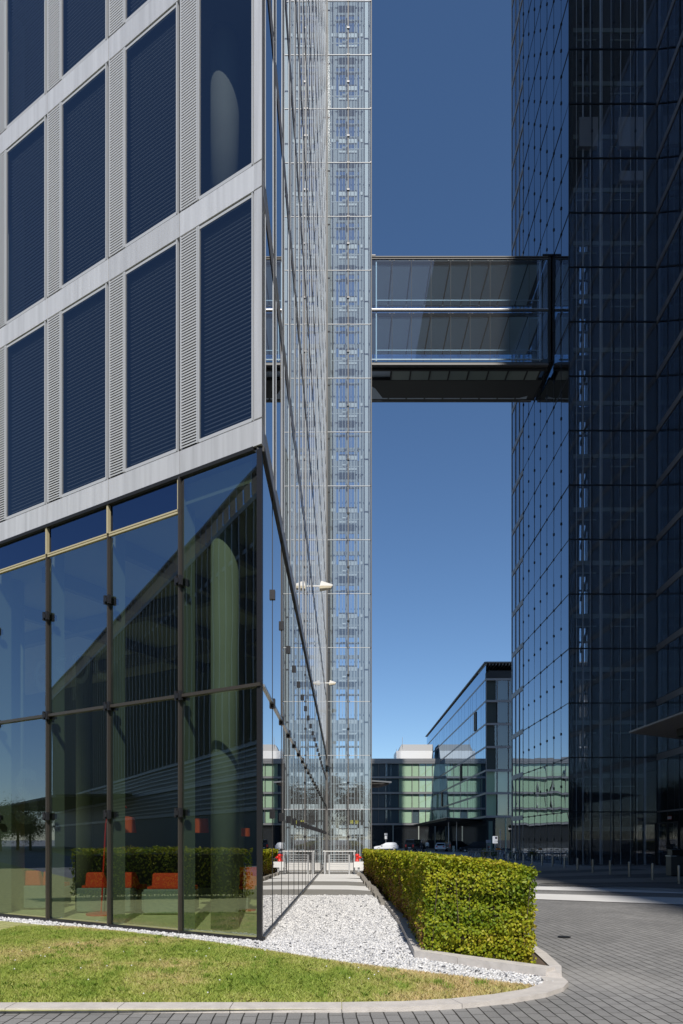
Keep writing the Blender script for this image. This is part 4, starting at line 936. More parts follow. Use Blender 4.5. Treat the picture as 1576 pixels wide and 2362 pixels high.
# ------------------------------------------------------------------ hotel at the back
YH = 153.5
hot = thing('hotel_block', 'low five storey block with pale green blinds closing the gap at the back', 'building', (14, YH, zg(YH)))
HF = Fr((0, YH), (1, 0), (0, -1)); hx = lambda x: (x-788)/FPX*YH; hz = lambda y: EYE+(HOR-y)*YH/FPX
cols = [hx(857-31.3*i) for i in range(13, 0, -1)]+[hx(857), hx(873), hx(889), hx(920), hx(951), hx(967), hx(982.5), hx(998), hx(1016)]
rows = [hz(y) for y in (1903, 1867.3, 1831, 1795, 1761)]
n = 0
for k in range(4):
    for i in range(len(cols)-1):
        a, b = cols[i]+.07, cols[i+1]-.07; z0, z1 = rows[k]+.45, rows[k+1]-.12
        f = MB(); HF.box(f, a-.06, a, -.1, .02, z0-.1, z1+.1); o = obj('window', f, M['hotelmetal'], hot)
        g = MB(); HF.pane(g, a, b, -.03, z0, z1, .006); obj('pane', g, M['g_hotel'], o)
        g = MB(); HF.box(g, a+.02, b-.02, -.42, -.40, z0, z1); obj('blind', g, M['blind_green'] if not hx(850) < cols[i] < hx(915) and not (k == 0 and i in (17,)) else M['blind_sky'], o)
m = MB()
for z in rows: HF.box(m, hx(440), hx(1016), -.25, .10, z-.05, z+.38)
HF.box(m, hx(440), hx(1016), -.25, .16, rows[4]+.35, hz(1750)); obj('storey_band', m, M['hotelmetal'], hot)
m = MB(); m.box(hx(440), hx(1030), YH+.6, YH+14, zg(YH), hz(1752)); obj('wall', m, M['core'], hot)
m = MB(); HF.pane(m, hx(445), hx(1016), -.2, zg(YH), rows[0]-.1); obj('shop_glazing', m, M['g_block'], hot)
m = MB()
for x in (907, 966, 1004): HF.box(m, hx(x)-.12, hx(x)+.12, -.1, .1, zg(YH), rows[0])
obj('column', m, M['concrete'], hot)
pb = thing('roof_plant_room', 'white box with a sloping grey metal top on the hotel roof', 'plant room', (16, 166, hz(1752)))
Yp = 160; q = lambda x, y: AT(x, y, Yp)
m = MB(); m.box(q(914.6, 0)[0], q(1000, 0)[0], Yp, Yp+8, q(0, 1756)[2], q(0, 1732)[2]); obj('wall', m, M['white'], pb)
m = MB(); a, b = q(920, 1731.5), q(1000, 1716); m.box8([(a[0], Yp+.3, a[2]), (b[0], Yp+.3, a[2]), (b[0], Yp+7.5, a[2]), (a[0], Yp+7.5, a[2]), (a[0]+.75, Yp+1.0, b[2]), (b[0], Yp+1.0, b[2]), (b[0], Yp+7, b[2]), (a[0]+.75, Yp+7, b[2])]); obj('roof', m, M['roofgrey'], pb)
m = MB()
for x, y in ((915, 1727), (929, 1700)): c = q(x, 1733); m.tube((c[0], Yp+.5, c[2]-.1), (c[0], Yp+.5, q(0, y)[2]), .05)
obj('aerial', m, M['zinc'], pb)
# taller wing on the right of it
YW = 104.; wx = (1121-788)/FPX*YW; wz = lambda y: EYE+(HOR-y)*YW/FPX
wing = thing('hotel_wing', 'taller dark hotel wing with blue mirror windows and an overhanging roof', 'building', (wx, YW, zg(YW)))
WF = Fr((wx, YW), (1, 0), (0, -1)); WS = Fr((wx, YW), (UX, 1), (-1, UX))
wr = [wz(y) for y in (1884.5, 1830.6, 1778, 1724, 1671, 1618, 1567.7)]
for k in range(6):
    for i in range(5):
        a, b = .12+i*1.72, i*1.72+1.66; f = MB(); WF.box(f, a-.09, a-.02, -.1, .03, wr[k]+.2, wr[k+1]-.1); o = obj('window', f, M['gframe'], wing)
        g = MB(); WF.pane(g, a, b, -.03, wr[k]+.25, wr[k+1]-.12, .004); obj('pane', g, M['g_hotel'], o)
        g = MB(); WF.box(g, a, b, -.4, -.38, wr[k]+.2, wr[k+1]-.1); obj('blind', g, M['blind_green'] if k < 2 else M['slab'], o)  # pale below, dark above: sun and shade put into the blinds' colour
wn = 0; stf = MB()
for k in range(6):
    s = .15; j = 0
    while s < 74:
        wd = (1.15, 1.15, 2.6, 2.2)[j % 4]*1.5
        op = (k, j) in ((4, 2), (2, 4), (1, 9))
        if wn < 78 and s < 52:
            wn += 1; g = MB()
            WS.pane(g, s+.05, s+wd-.05, 0, wr[k]+.22, wr[k+1]-.12, .004)
            obj('pane', g, M['g_hmir'], wing)
        else: WS.pane(stf, s+.05, s+wd-.05, 0, wr[k]+.22, wr[k+1]-.12, .004)
        s += wd; j += 1
WS.pane(stf, .05, 74, -.02, wr[6]+.25, wz(1530)-.3, .0)
obj('pane', stf, M['g_hmir'], wing, kind='stuff')
for k, s in ((4, 7.3), (2, 21), (1, 45)):
    m = MB(); WS.box(m, s, s+1.1, .02, .10, wr[k]+.3, wr[k+1]-.2); o = obj('open_window', m, M['black'], wing)
    m = MB(); WS.box(m, s+1.1, s+1.5, .02, .18, wr[k]+.3, wr[k+1]-.2); obj('sash', m, plain('window sash %d' % k, (.35, .28, .2), .6), o)
m = MB()
for z in wr[:-1]: WF.box(m, 0, 16, -.2, .08, z-.12, z+.2); WS.box(m, 0, 75, -.2, .03, z-.10, z+.18)
z = wr[6]; WF.box(m, 0, 16, -.2, .08, z-.12, z+.2); WS.box(m, 0, 75, -.2, .03, z-.10, z+.18); obj('storey_band', m, M['gframe'], wing)
m = MB(); m.prism([(wx+.5, YW+.5), (wx+16, YW+.5), (wx+16, YW+74), (wx+.75, YW+74)], zg(YW)-.3, wz(1545)); obj('wall', m, M['core'], wing)
m = MB(); WF.pane(m, .05, 16, -.15, zg(YW)-.1, wr[0]-.15); WS.pane(m, .05, 74, -.1, zg(YW)-.3, wr[0]-.12); obj('shop_glazing', m, M['g_block'], wing)
m = MB(); WF.box(m, .5, 1.1, -.4, -.3, zg(YW), 4.3); WF.box(m, 3.0, 3.1, -.2, .05, zg(YW), 4.8); obj('lit_blind', m, M['blind_green'], wing)
m = MB(); WF.box(m, -.15, 16, -9, .25, wz(1530), wz(1527)); WS.box(m, -.1, 75, -9, .25, wz(1530)+.003, wz(1527)-.003); obj('roof', m, M['roofgrey'], wing)
m = MB()
for i in range(30): WF.box(m, i*.5, i*.5+.16, -6, .05, wz(1533)-.1, wz(1530)-.01)
obj('roof_rib', m, M['roofgrey'], wing)
m = MB(); WF.box(m, 0, 16, -.5, .06, wr[6]+.25, wz(1552)); obj('parapet', m, M['dframe'], wing)
# forecourt canopy of the wing
fc = thing('forecourt_canopy', 'dark diamond shaped canopy over the hotel forecourt', 'canopy', (18, 120, 4.7))
m = MB(); m.prism([(15.1, 99), (22.6, 108), (22.4, 150), (15.7, 150)], 4.66, 4.74); obj('roof', m, M['hotelmetal'], fc)
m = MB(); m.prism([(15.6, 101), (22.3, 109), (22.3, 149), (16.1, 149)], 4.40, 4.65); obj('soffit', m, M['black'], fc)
for x, y in ((17.6, 112), (19.0, 112.5)): obj('post', MB().tube((x, y, zg(y)), (x, y, 4.45), .09), M['zinc'], fc)
# small canopy behind the lift shaft
Yc = 76; c2 = thing('pointed_canopy', 'small pointed canopy with a ribbed underside sticking out behind the lift shaft', 'canopy', (4, Yc, 7.6))
a, b, c = AT(830, 1811, Yc), AT(902, 1806, Yc), AT(893, 1806, Yc+1)
m = MB().prism([(1.5, 72), (5.5, Yc-1), (4.6, Yc+3.5), (1.5, Yc+5)], 7.75, 7.9); obj('roof', m, M['hotelmetal'], c2)
m = MB().prism([(1.5, 72.2), (5.2, Yc-.9), (4.4, Yc+3.3), (1.5, Yc+4.8)], 7.55, 7.745); obj('soffit', m, plain('brown soffit', (.10, .07, .05), .7), c2)
m = MB()
for i in range(8): m.box(1.6, 4.6-.1*i, 72.8+i*.75, 72.9+i*.75, 7.50, 7.548)
obj('rib', m, M['bronze'], c2)
m = MB().tube((1.8, 75, zg(75)), (1.8, 75, 7.52), .10); obj('post', m, M['zinc'], c2)
# lettering with added glow above the wing's shop front
m = MB(); c = AT(1177.5, 1894, 66.2); e = AT(1203, 1888, 66.2)
ss = thing('shop_sign', 'pale shop name lettering on a dark fascia behind the bicycles', 'sign', AT(1187, 1912, 66.4))
c = AT(1187, 1912, 66.4); m = MB(); m.box(c[0]-.55, c[0]+.75, 66.42, 66.5, c[2]-.30, c[2]+.35); obj('panel', m, M['black'], ss)
text_obj('lettering', 'brandCare', .27, M['signglow'], ss, wall_mtx(c[0], 66.415, c[2], (1, 0), (0, -1)))
m = MB(); m.box(c[0]-.4, c[0]-.3, 66.44, 66.55, zg(66), c[2]-.3); m.box(c[0]+.5, c[0]+.6, 66.44, 66.55, zg(66), c[2]-.3); obj('post', m, M['dframe'], ss)
# ------------------------------------------------------------------ barrier at the end of the path
yr = 33.4; zr = zg(yr); rl = thing('railing', 'galvanised steel railing pen at the end of the slab path', 'railing', (0, yr, zr))
RX0, RX1 = -.80, .58
m = MB(); m.box(RX0-.10, RX1+.12, yr-.06, yr+.02, zr+1.12, zr+1.16)
m.box(RX0-.10, RX0-.04, yr+.02, yr+1.3, zr+1.12, zr+1.16); m.box(RX1+.06, RX1+.12, yr+.02, yr+1.3, zr+1.12, zr+1.16); obj('handrail', m, M['white'], rl)
for x in (RX0-.02, RX0+.20, RX1-.20, RX1+.05):
    m = MB(); m.box(x-.035, x+.035, yr-.04, yr+.03, zr, zr+1.12 if abs(x-RX0) < .1 or abs(x-RX1) < .1 else zr+.98); obj('post', m, M['zinc'], rl)
for x in (RX0-.02, RX1+.05):
    m = MB(); m.box(x-.035, x+.035, yr+1.23, yr+1.3, zr, zr+1.12); obj('post', m, M['zinc'], rl)
    m = MB()
    for i in range(8): m.tube((x, yr+.03, zr+.14+i*.118), (x, yr+1.23, zr+.14+i*.118), .011, 6)
    obj('side_bars', m, M['zinc'], rl)
for i in range(8):
    m = MB().tube((RX0+.24, yr, zr+.14+i*.118), (RX1-.24, yr, zr+.14+i*.118), .013, 6); obj('bar', m, M['zinc'], rl)
m = MB(); m.tube((RX0+.05, yr-.06, zr+.15), (RX0+.05, yr-.06, zr+.95), .018); m.box(RX1-.02, RX1+.02, yr-.08, yr-.04, zr+.8, zr+.95); obj('latch', m, M['darksteel'], rl)
# pale kerb wall behind it, and fire hose coupling on a white box
m = MB(); m.box(-1.0, 1.9, 38.5, 38.9, zg(38)-.1, zg(38)+.42); tag(obj('low_wall', m, M['band']), 'low white wall right behind the steel railing', 'wall')
hx_, hy = .83, 33.0; hzz = zg(hy); fb = thing('hose_coupling', 'red fire hose coupling with a grey spout on a white box by the hedge', 'hydrant', (hx_, hy, hzz))
m = MB(); m.box(hx_-.05, hx_+.05, hy-.04, hy+.04, hzz, hzz+.36); obj('post', m, M['zinc'], fb)
m = MB(); m.box(hx_-.23, hx_+.23, hy-.10, hy+.10, hzz+.36, hzz+.64); obj('box', m, M['white'], fb)
m = MB().lathe([(.10, 0), (.10, .05), (.075, .07), (.075, .24), (.11, .27), (.10, .34), (.03, .38)], (hx_-.07, hy, hzz+.64), 16); m.tube((hx_-.07, hy, hzz+.64+.27), (hx_+.13, hy-.02, hzz+.64+.16), .06, 12); obj('valve', m, M['redpaint'], fb, True)
m = MB().tube((hx_+.12, hy-.02, hzz+.81), (hx_+.21, hy-.03, hzz+.74), .065, 12); obj('spout', m, M['darksteel'], fb)

# ------------------------------------------------------------------ bollards
b0 = obj('bollard', MB().lathe([(.05, 0), (.05, .66), (.047, .685), (.03, .70), (.001, .702)], n=16), M['steel'], smooth=False)
BP = [(1173, 1983), (1190, 1984), (1208, 1985.5), (1228, 1988), (1250.7, 1996), (1275, 1999), (1303, 2003), (1333, 2008), (1368, 2014), (1408, 2018), (1452, 2024), (1506, 2031), (1567, 2039.6)]
for i, p in enumerate(reversed(BP)):
    o = b0 if i == 0 else copy_tree(b0); x, y = G(*p)
    if i >= 9: x, y = (p[0]-788)/FPX*(50+2.0*(i-9)), 50+2.0*(i-9)
    o.location = (x, y, zg(y)); o.rotation_euler = (RS.uniform(-.012, .012), RS.uniform(-.012, .012), 0)
    tag(o, 'brushed steel bollard on the shaded plaza, '+ORD[i]+' counted from the right edge', 'bollard', 'row of steel bollards')
c = G(1302, 2163); m = MB().lathe([(.001, 0), (.10, 0), (.10, .006), (.001, .008)], (c[0], c[1], .006), 20); tag(obj('drain_cover', m, M['black']), 'small round black drain cover in the sett paving', 'drain cover')

# litter bin at the right edge
c = G(1566, 2010); bxx, byy = 15.35, 31.5; bzz = zg(byy); bn = thing('litter_bin', 'dark steel litter bin with a sloping lid by the block entrance', 'bin', (bxx, byy, bzz))
m = MB(); m.box(bxx-.26, bxx+.42, byy-.25, byy+.25, bzz+.06, bzz+.92); obj('body', m, plain('bin steel', (.07, .07, .068), .45), bn)
m = MB(); m.box(bxx-.28, bxx-.02, byy-.27, byy+.27, bzz+.92, bzz+.96); obj('ledge', m, M['zinc'], bn)
m = MB(); m.box8([(bxx-.20, byy-.22, bzz+.97), (bxx+.42, byy-.22, bzz+.97), (bxx+.42, byy+.22, bzz+.97), (bxx-.20, byy+.22, bzz+.97), (bxx-.20, byy-.22, bzz+1.22), (bxx+.42, byy-.22, bzz+1.22), (bxx+.42, byy+.22, bzz+1.26), (bxx-.20, byy+.22, bzz+1.26)]); obj('lid', m, M['dframe'], bn)
m = MB(); m.box(bxx-.22, bxx+.38, byy-.2, byy+.2, bzz, bzz+.06); obj('foot', m, M['black'], bn)

# ------------------------------------------------------------------ bicycles and their stand
def bicycle(label, col, loc, rz, first=None):
    if first:
        o = copy_tree(first); o.location = loc; o.rotation_euler = (0, 0, rz); tag(o, label, 'bicycle', 'bicycles in the stand')
        for ch in o.children:
            if ch.name.startswith('frame'): ch.data = ch.data.copy(); ch.data.materials[0] = col
        return o
    r = thing('bicycle', label, 'bicycle', (0, 0, 0), 'bicycles in the stand')
    for x in (-.52, .52):
        wobj = obj('wheel', MB().torus((x, 0, .34), (0, 1, 0), .32, .022), M['black'], r); m = MB()
        for i in range(12): t = i*math.pi/6; m.tube((x, 0, .34), (x+.31*math.cos(t), 0, .34+.31*math.sin(t)), .003, 4)
        m.lathe([(.03, -.03), (.03, .03)], (x, 0, .34), 8); m.torus((x, 0, .34), (0, 1, 0), .30, .012, 20, 5); obj('rim', m, M['zinc'], wobj)
    m = MB(); J = dict(bb=(-.06, 0, .30), st=(-.20, 0, .78), hd=(.36, 0, .80), hb=(.39, 0, .68), rw=(-.52, 0, .34), fw=(.52, 0, .34))
    for a, b, rr in (('bb', 'st', .017), ('st', 'hd', .017), ('bb', 'hb', .019), ('hd', 'hb', .02), ('bb', 'rw', .011), ('st', 'rw', .010), ('hb', 'fw', .014)): m.tube(J[a], J[b], rr, 8)
    obj('frame', m, col, r)
    m = MB(); m.tube((-.20, 0, .78), (-.235, 0, .92), .013); m.box8([(-.36, -.07, .92), (-.10, -.02, .92), (-.10, .02, .92), (-.36, .07, .92), (-.36, -.06, .97), (-.10, -.015, .96), (-.10, .015, .96), (-.36, .06, .97)]); obj('saddle', m, M['black'], r)
    m = MB(); m.tube((.36, 0, .80), (.34, 0, .98), .014); m.tube((.34, -.29, 1.0), (.34, .29, 1.0), .013); m.tube((.34, -.29, 1.0), (.22, -.30, .99), .017); m.tube((.34, .29, 1.0), (.22, .30, .99), .017); obj('handlebar', m, M['zinc'], r)
    m = MB().torus((-.06, .05, .30), (0, 1, 0), .08, .012, 16, 5); m.tube((-.06, .05, .30), (.06, .09, .18), .010); m.tube((-.06, -.05, .30), (-.18, -.09, .42), .010); obj('crank', m, M['darksteel'], r)
    return r
bc = [plain('bike paint %d' % i, c, .35) for i, c in enumerate([(.03, .03, .035), (.6, .6, .6), (.05, .08, .22), (.35, .36, .36), (.02, .02, .02), (.08, .12, .25), (.45, .45, .42), (.75, .75, .74)])]
yk = 62.; X0 = (1086-788)/FPX*yk; bl = ['black bicycle at the far left end of the stand', 'silver bicycle, second from the left end of the stand', 'dark blue bicycle left of the middle of the stand', 'grey bicycle in the middle of the stand', 'black bicycle under the orange saddle cover', 'blue bicycle right of the orange saddle cover', 'pale grey bicycle near the right end of the stand', 'white bicycle alone at the right end of the stand']
bfirst = None
for i in range(8):
    X = X0+i*.62; z = zg(yk); rz = math.radians([62, 55, 25, 12, 70, 58, 20, 66][i])
    o = bicycle(bl[i], bc[i], (X, yk+.15*(i % 3), z), rz, bfirst)
    if bfirst is None: bfirst = o; o.location = (X, yk, z); o.rotation_euler = (0, 0, rz)
    if i == 4: ox, oz = X, z
m = MB(); m.box8([(ox-.20, yk-.25, oz+.94), (ox+.22, yk-.25, oz+.94), (ox+.22, yk+.1, oz+.94), (ox-.20, yk+.1, oz+.94), (ox-.17, yk-.2, oz+1.08), (ox+.2, yk-.2, oz+1.08), (ox+.2, yk+.05, oz+1.08), (ox-.17, yk+.05, oz+1.08)])
tag(obj('saddle_cover', m, plain('orange cover', (.9, .28, .01), .5)), 'bright orange cover pulled over a bicycle saddle', 'saddle cover')
st = thing('bicycle_stand', 'long galvanised bicycle stand of posts joined by a rail', 'bicycle stand', (X0+2, yk-.6, zg(yk)))
for i in range(9):
    x = X0-.3+i*.66; obj('post', MB().tube((x, yk-.6, zg(yk)), (x, yk-.6, zg(yk)+.80), .035, 10), M['steel'], st)
m = MB().tube((X0-.4, yk-.6, zg(yk)+.83), (X0+5.1, yk-.6, zg(yk)+.83), .03, 8); obj('rail', m, M['steel'], st)

# ------------------------------------------------------------------ planters, signs
def shrub(c, rx, rz_, n, label, tone0, cat='shrub'):
    r = thing('shrub', label, cat, c)
    v = RS.normal(0, 1, (n, 3)); v /= np.linalg.norm(v, axis=1)[:, None]; rad = RS.uniform(.55, 1.08, n)[:, None]
    P = np.array(c)+np.c_[v[:, 0]*rx, v[:, 1]*rx*.6, np.abs(v[:, 2])*rz_]*rad+np.array([0, 0, .25])
    V, F = leaves(P, v, RS.uniform(.05, .12, n)); np_obj('foliage', V, F, M['leaf'], r, tone=np.repeat(np.full(n, tone0), 4))
    m = MB()
    for i in range(9): m.tube((c[0]+RS.uniform(-.2, .2), c[1], c[2]), (c[0]+RS.uniform(-rx, rx)*.7, c[1]+RS.uniform(-.2, .2), c[2]+rz_*.8), .015, 5)
    obj('stem', m, M['bark'], r)
for x, Y, rx, rzz, tone, lab in ((1118, 66, .42, .75, .62, 'brown leaved shrub at the left of the bicycle stand'), (1139, 67, .50, .80, -.15, 'dark green shrub under the white cash machine sign'), (1186, 65.2, .62, .80, -.12, 'dark green shrub below the shop lettering')):
    shrub(((x-788)/FPX*Y, Y, zg(Y)), rx, rzz, 900, lab, tone)
Ys = 70.; c = AT(1143, 1937, Ys); sg = thing('cash_machine_sign', 'white upright sign box with a blue and red emblem', 'sign', (c[0], Ys, zg(Ys)))
m = MB(); m.box(c[0]-.22, c[0]+.24, Ys, Ys+.28, c[2]-.38, c[2]+.36); obj('box', m, M['signglow'], sg)
m = MB(); m.box(c[0]-.02, c[0]+.09, Ys-.006, Ys-.001, c[2]+.07, c[2]+.29); obj('emblem', m, plain('emblem blue', (.02, .04, .25), .5), sg)
m = MB(); m.box(c[0]+.091, c[0]+.18, Ys-.006, Ys-.001, c[2]+.07, c[2]+.29); obj('emblem', m, plain('emblem red', (.6, .03, .03), .5), sg)
m = MB(); m.box(c[0]+.075, c[0]+.15, Ys-.010, Ys-.0065, c[2]+.15, c[2]+.21); obj('emblem', m, M['white'], sg)
text_obj('lettering', 'ATM', .17, M['black'], sg, wall_mtx(c[0]+.08, Ys-.004, c[2]-.20, (1, 0), (0, -1)), .002)
m = MB(); m.box(c[0]-.06, c[0]+.06, Ys+.1, Ys+.2, zg(Ys), c[2]-.38); obj('post', m, M['zinc'], sg)
c = AT(1127.5, 1941, Ys); sg = thing('notice_board', 'low pale blue notice board left of the white sign box', 'sign', (c[0], Ys, zg(Ys)))
m = MB(); m.box(c[0]-.25, c[0]+.25, Ys, Ys+.05, c[2]-.15, c[2]+.15); obj('board', m, plain('pale board', (.55, .56, .66), .5), sg)
m = MB(); m.box(c[0]-.2, c[0]-.15, Ys+.01, Ys+.05, zg(Ys), c[2]-.15); m.box(c[0]+.15, c[0]+.2, Ys+.01, Ys+.05, zg(Ys), c[2]-.15); obj('leg', m, M['zinc'], sg)
c = AT(1154.5, 1921, 68); sg = thing('sign_post', 'thin grey post with one small sign between sign box and shop', 'sign post', (c[0], 68, zg(68)))
obj('post', MB().tube((c[0], 68, zg(68)), (c[0], 68, AT(0, 1912, 68)[2]), .045), M['zinc'], sg)
m = MB(); m.box(c[0]-.10, c[0]+.05, 67.93, 67.95, c[2]-.06, c[2]+.10); obj('plate', m, M['white'], sg)
c = AT(890.5, 1929, 128); sg = thing('parking_sign', 'grey double traffic sign on a pole above the white car', 'sign', (c[0], 128, zg(128)))
m = MB(); m.box(c[0]-.30, c[0]+.30, 127.9, 127.94, c[2]+.15, c[2]+.55); obj('plate', m, M['zinc'], sg)
m = MB(); m.box(c[0]-.22, c[0]+.22, 127.9, 127.94, c[2]-.55, c[2]+.05); obj('plate', m, M['white'], sg)
obj('post', MB().tube((c[0], 128, zg(128)), (c[0], 128, c[2]+.6), .04), M['zinc'], sg)

# ------------------------------------------------------------------ cars
def car(label, kind, paint, loc, rz, H=1.45, L=4.2, W=1.76, first=None, group='cars on the forecourt'):
    r = thing('van' if kind == 'van' else 'parked_car', label, 'van' if kind == 'van' else 'car', (0, 0, 0), group)
    h2 = H; wl = .92 if kind != 'van' else 1.0
    if kind == 'van': prof = [(-L/2, .35), (-L/2, 1.0), (-L/2+.05, wl), (L/2-.75, wl), (L/2-.1, .82), (L/2, .6), (L/2, .32)]; cab = [(-L/2+.04, wl), (-L/2+.12, h2-.06), (-L/2+.4, h2), (L/2-1.9, h2), (L/2-1.0, wl)]
    elif kind == 'hatch': prof = [(-L/2, .4), (-L/2+.02, .78), (-L/2+.10, wl), (L/2-1.15, wl), (L/2-.2, .78), (L/2, .6), (L/2, .32)]; cab = [(-L/2+.08, wl), (-L/2+.42, h2-.10), (-L/2+.85, h2), (L/2-2.05, h2-.03), (L/2-1.12, wl)]
    else: prof = [(-L/2, .4), (-L/2+.02, .85), (-L/2+.12, wl), (L/2-1.2, wl), (L/2-.2, .78), (L/2, .6), (L/2, .32)]; cab = [(-L/2+.55, wl), (-L/2+1.15, h2-.05), (-L/2+1.6, h2), (L/2-2.2, h2-.02), (L/2-1.2, wl)]
    def loft(pr, w0, w1, zlo, zhi):
        m = MB(); k = len(pr); q = lambda z: w0+(w1-w0)*max(0, min(1, (z-zlo)/(zhi-zlo)))
        m.v = [(x, -q(z)/2, z) for x, z in pr]+[(x, q(z)/2, z) for x, z in pr]
        m.f = [tuple(range(k)), tuple(range(2*k-1, k-1, -1))]+[(i, i+k, (i+1) % k+k, (i+1) % k) for i in range(k)]; return m
    o = obj('body', loft(prof, W, W-.12, .4, wl), paint, r); bv = o.modifiers.new('round', 'BEVEL'); bv.width = .07; bv.segments = 3
    o = obj('cabin', loft(cab, W-.14, W-.46, wl, h2), paint, r); bv = o.modifiers.new('round', 'BEVEL'); bv.width = .05; bv.segments = 2
    x0, x1 = cab[0][0], cab[-1][0]; gm = M['g_carglass']
    for sgn in (-1, 1):
        m = MB(); ya, yb2 = sgn*(W/2-.085), sgn*(W/2-.215)
        m.face([(x0+.45, ya, wl+.05), (x1-.28, ya, wl+.05), (cab[-2][0]-.02, yb2, h2-.11), (cab[2][0]-.05, yb2, h2-.11)]); obj('window', m, gm, r)
        m = MB(); m.box(x1-.35, x1-.15, sgn*(W/2), sgn*(W/2+.17), wl+.02, wl+.16); obj('mirror', m, paint, r)
    a, b, wd = cab[0], cab[1], W/2-.2
    m = MB(); e = .012; m.face([(a[0]+.05-e, -wd, a[1]+.06), (a[0]+.05-e, wd, a[1]+.06), (b[0]-.03-e, wd-.10, b[1]-.04), (b[0]-.03-e, -wd+.10, b[1]-.04)]); obj('rear_window', m, gm, r)
    a, b = cab[-1], cab[-2]; m = MB(); m.face([(a[0]-.06+e, -wd, a[1]+.05), (a[0]-.06+e, wd, a[1]+.05), (b[0]+.05+e, wd-.10, b[1]-.05), (b[0]+.05+e, -wd+.10, b[1]-.05)]); obj('windscreen', m, gm, r)
    for x in (-L/2+.78, L/2-.82):
        for sgn in (-1, 1):
            y = sgn*(W/2-.09); t = obj('wheel', MB().torus((x, y, .32), (0, 1, 0), .24, .085, 24, 8), M['black'], r)
            m = MB(); m.tube((x, y-.06, .32), (x, y+.06, .32), .19, 14); obj('rim', m, M['zinc'], t)
    for sgn in (-1, 1):
        m = MB(); m.box(-L/2-.015, -L/2+.06, sgn*(W/2-.32)-.12, sgn*(W/2-.32)+.14, .72, .88 if kind != 'van' else 1.15); obj('tail_light', m, M['redpaint'], r)
        m = MB(); m.box(L/2-.12, L/2+.01, sgn*(W/2-.36)-.15, sgn*(W/2-.36)+.15, .58, .70); obj('headlight', m, M['white'], r)
    m = MB(); m.box(-L/2-.02, -L/2, -.26, .26, .55, .66); obj('number_plate', m, M['white'], r)
    r.location = loc; r.rotation_euler = (0, 0, rz); return r
M['g_carglass'] = plain('car window', (.012, .015, .018), .08)
wp, bp_, gp = plain('white car paint', (.72, .73, .74), .25), plain('black car paint', (.012, .013, .016), .2), plain('grey car paint', (.20, .20, .21), .3, .4)
def cloc(x, Y): return ((x-788)/FPX*Y, Y, zg(Y))
car('white hatchback seen above the back end of the hedge', 'hatch', wp, cloc(892, 118), math.radians(172), 1.46)
car('black people carrier seen from behind on the forecourt', 'van', bp_, cloc(958, 112), math.radians(62), 1.95, 4.9, 1.9)
car('pale saloon car seen from behind under the canopy', 'saloon', wp, cloc(1018, 112), math.radians(78), 1.44, 4.5)
car('black estate car under the diamond shaped canopy', 'van', bp_, cloc(1056, 116), math.radians(35), 1.70, 4.7)
car('black car with a pale roof rail at the right end of the row', 'hatch', bp_, cloc(1096, 104), math.radians(160), 1.62, 4.4)

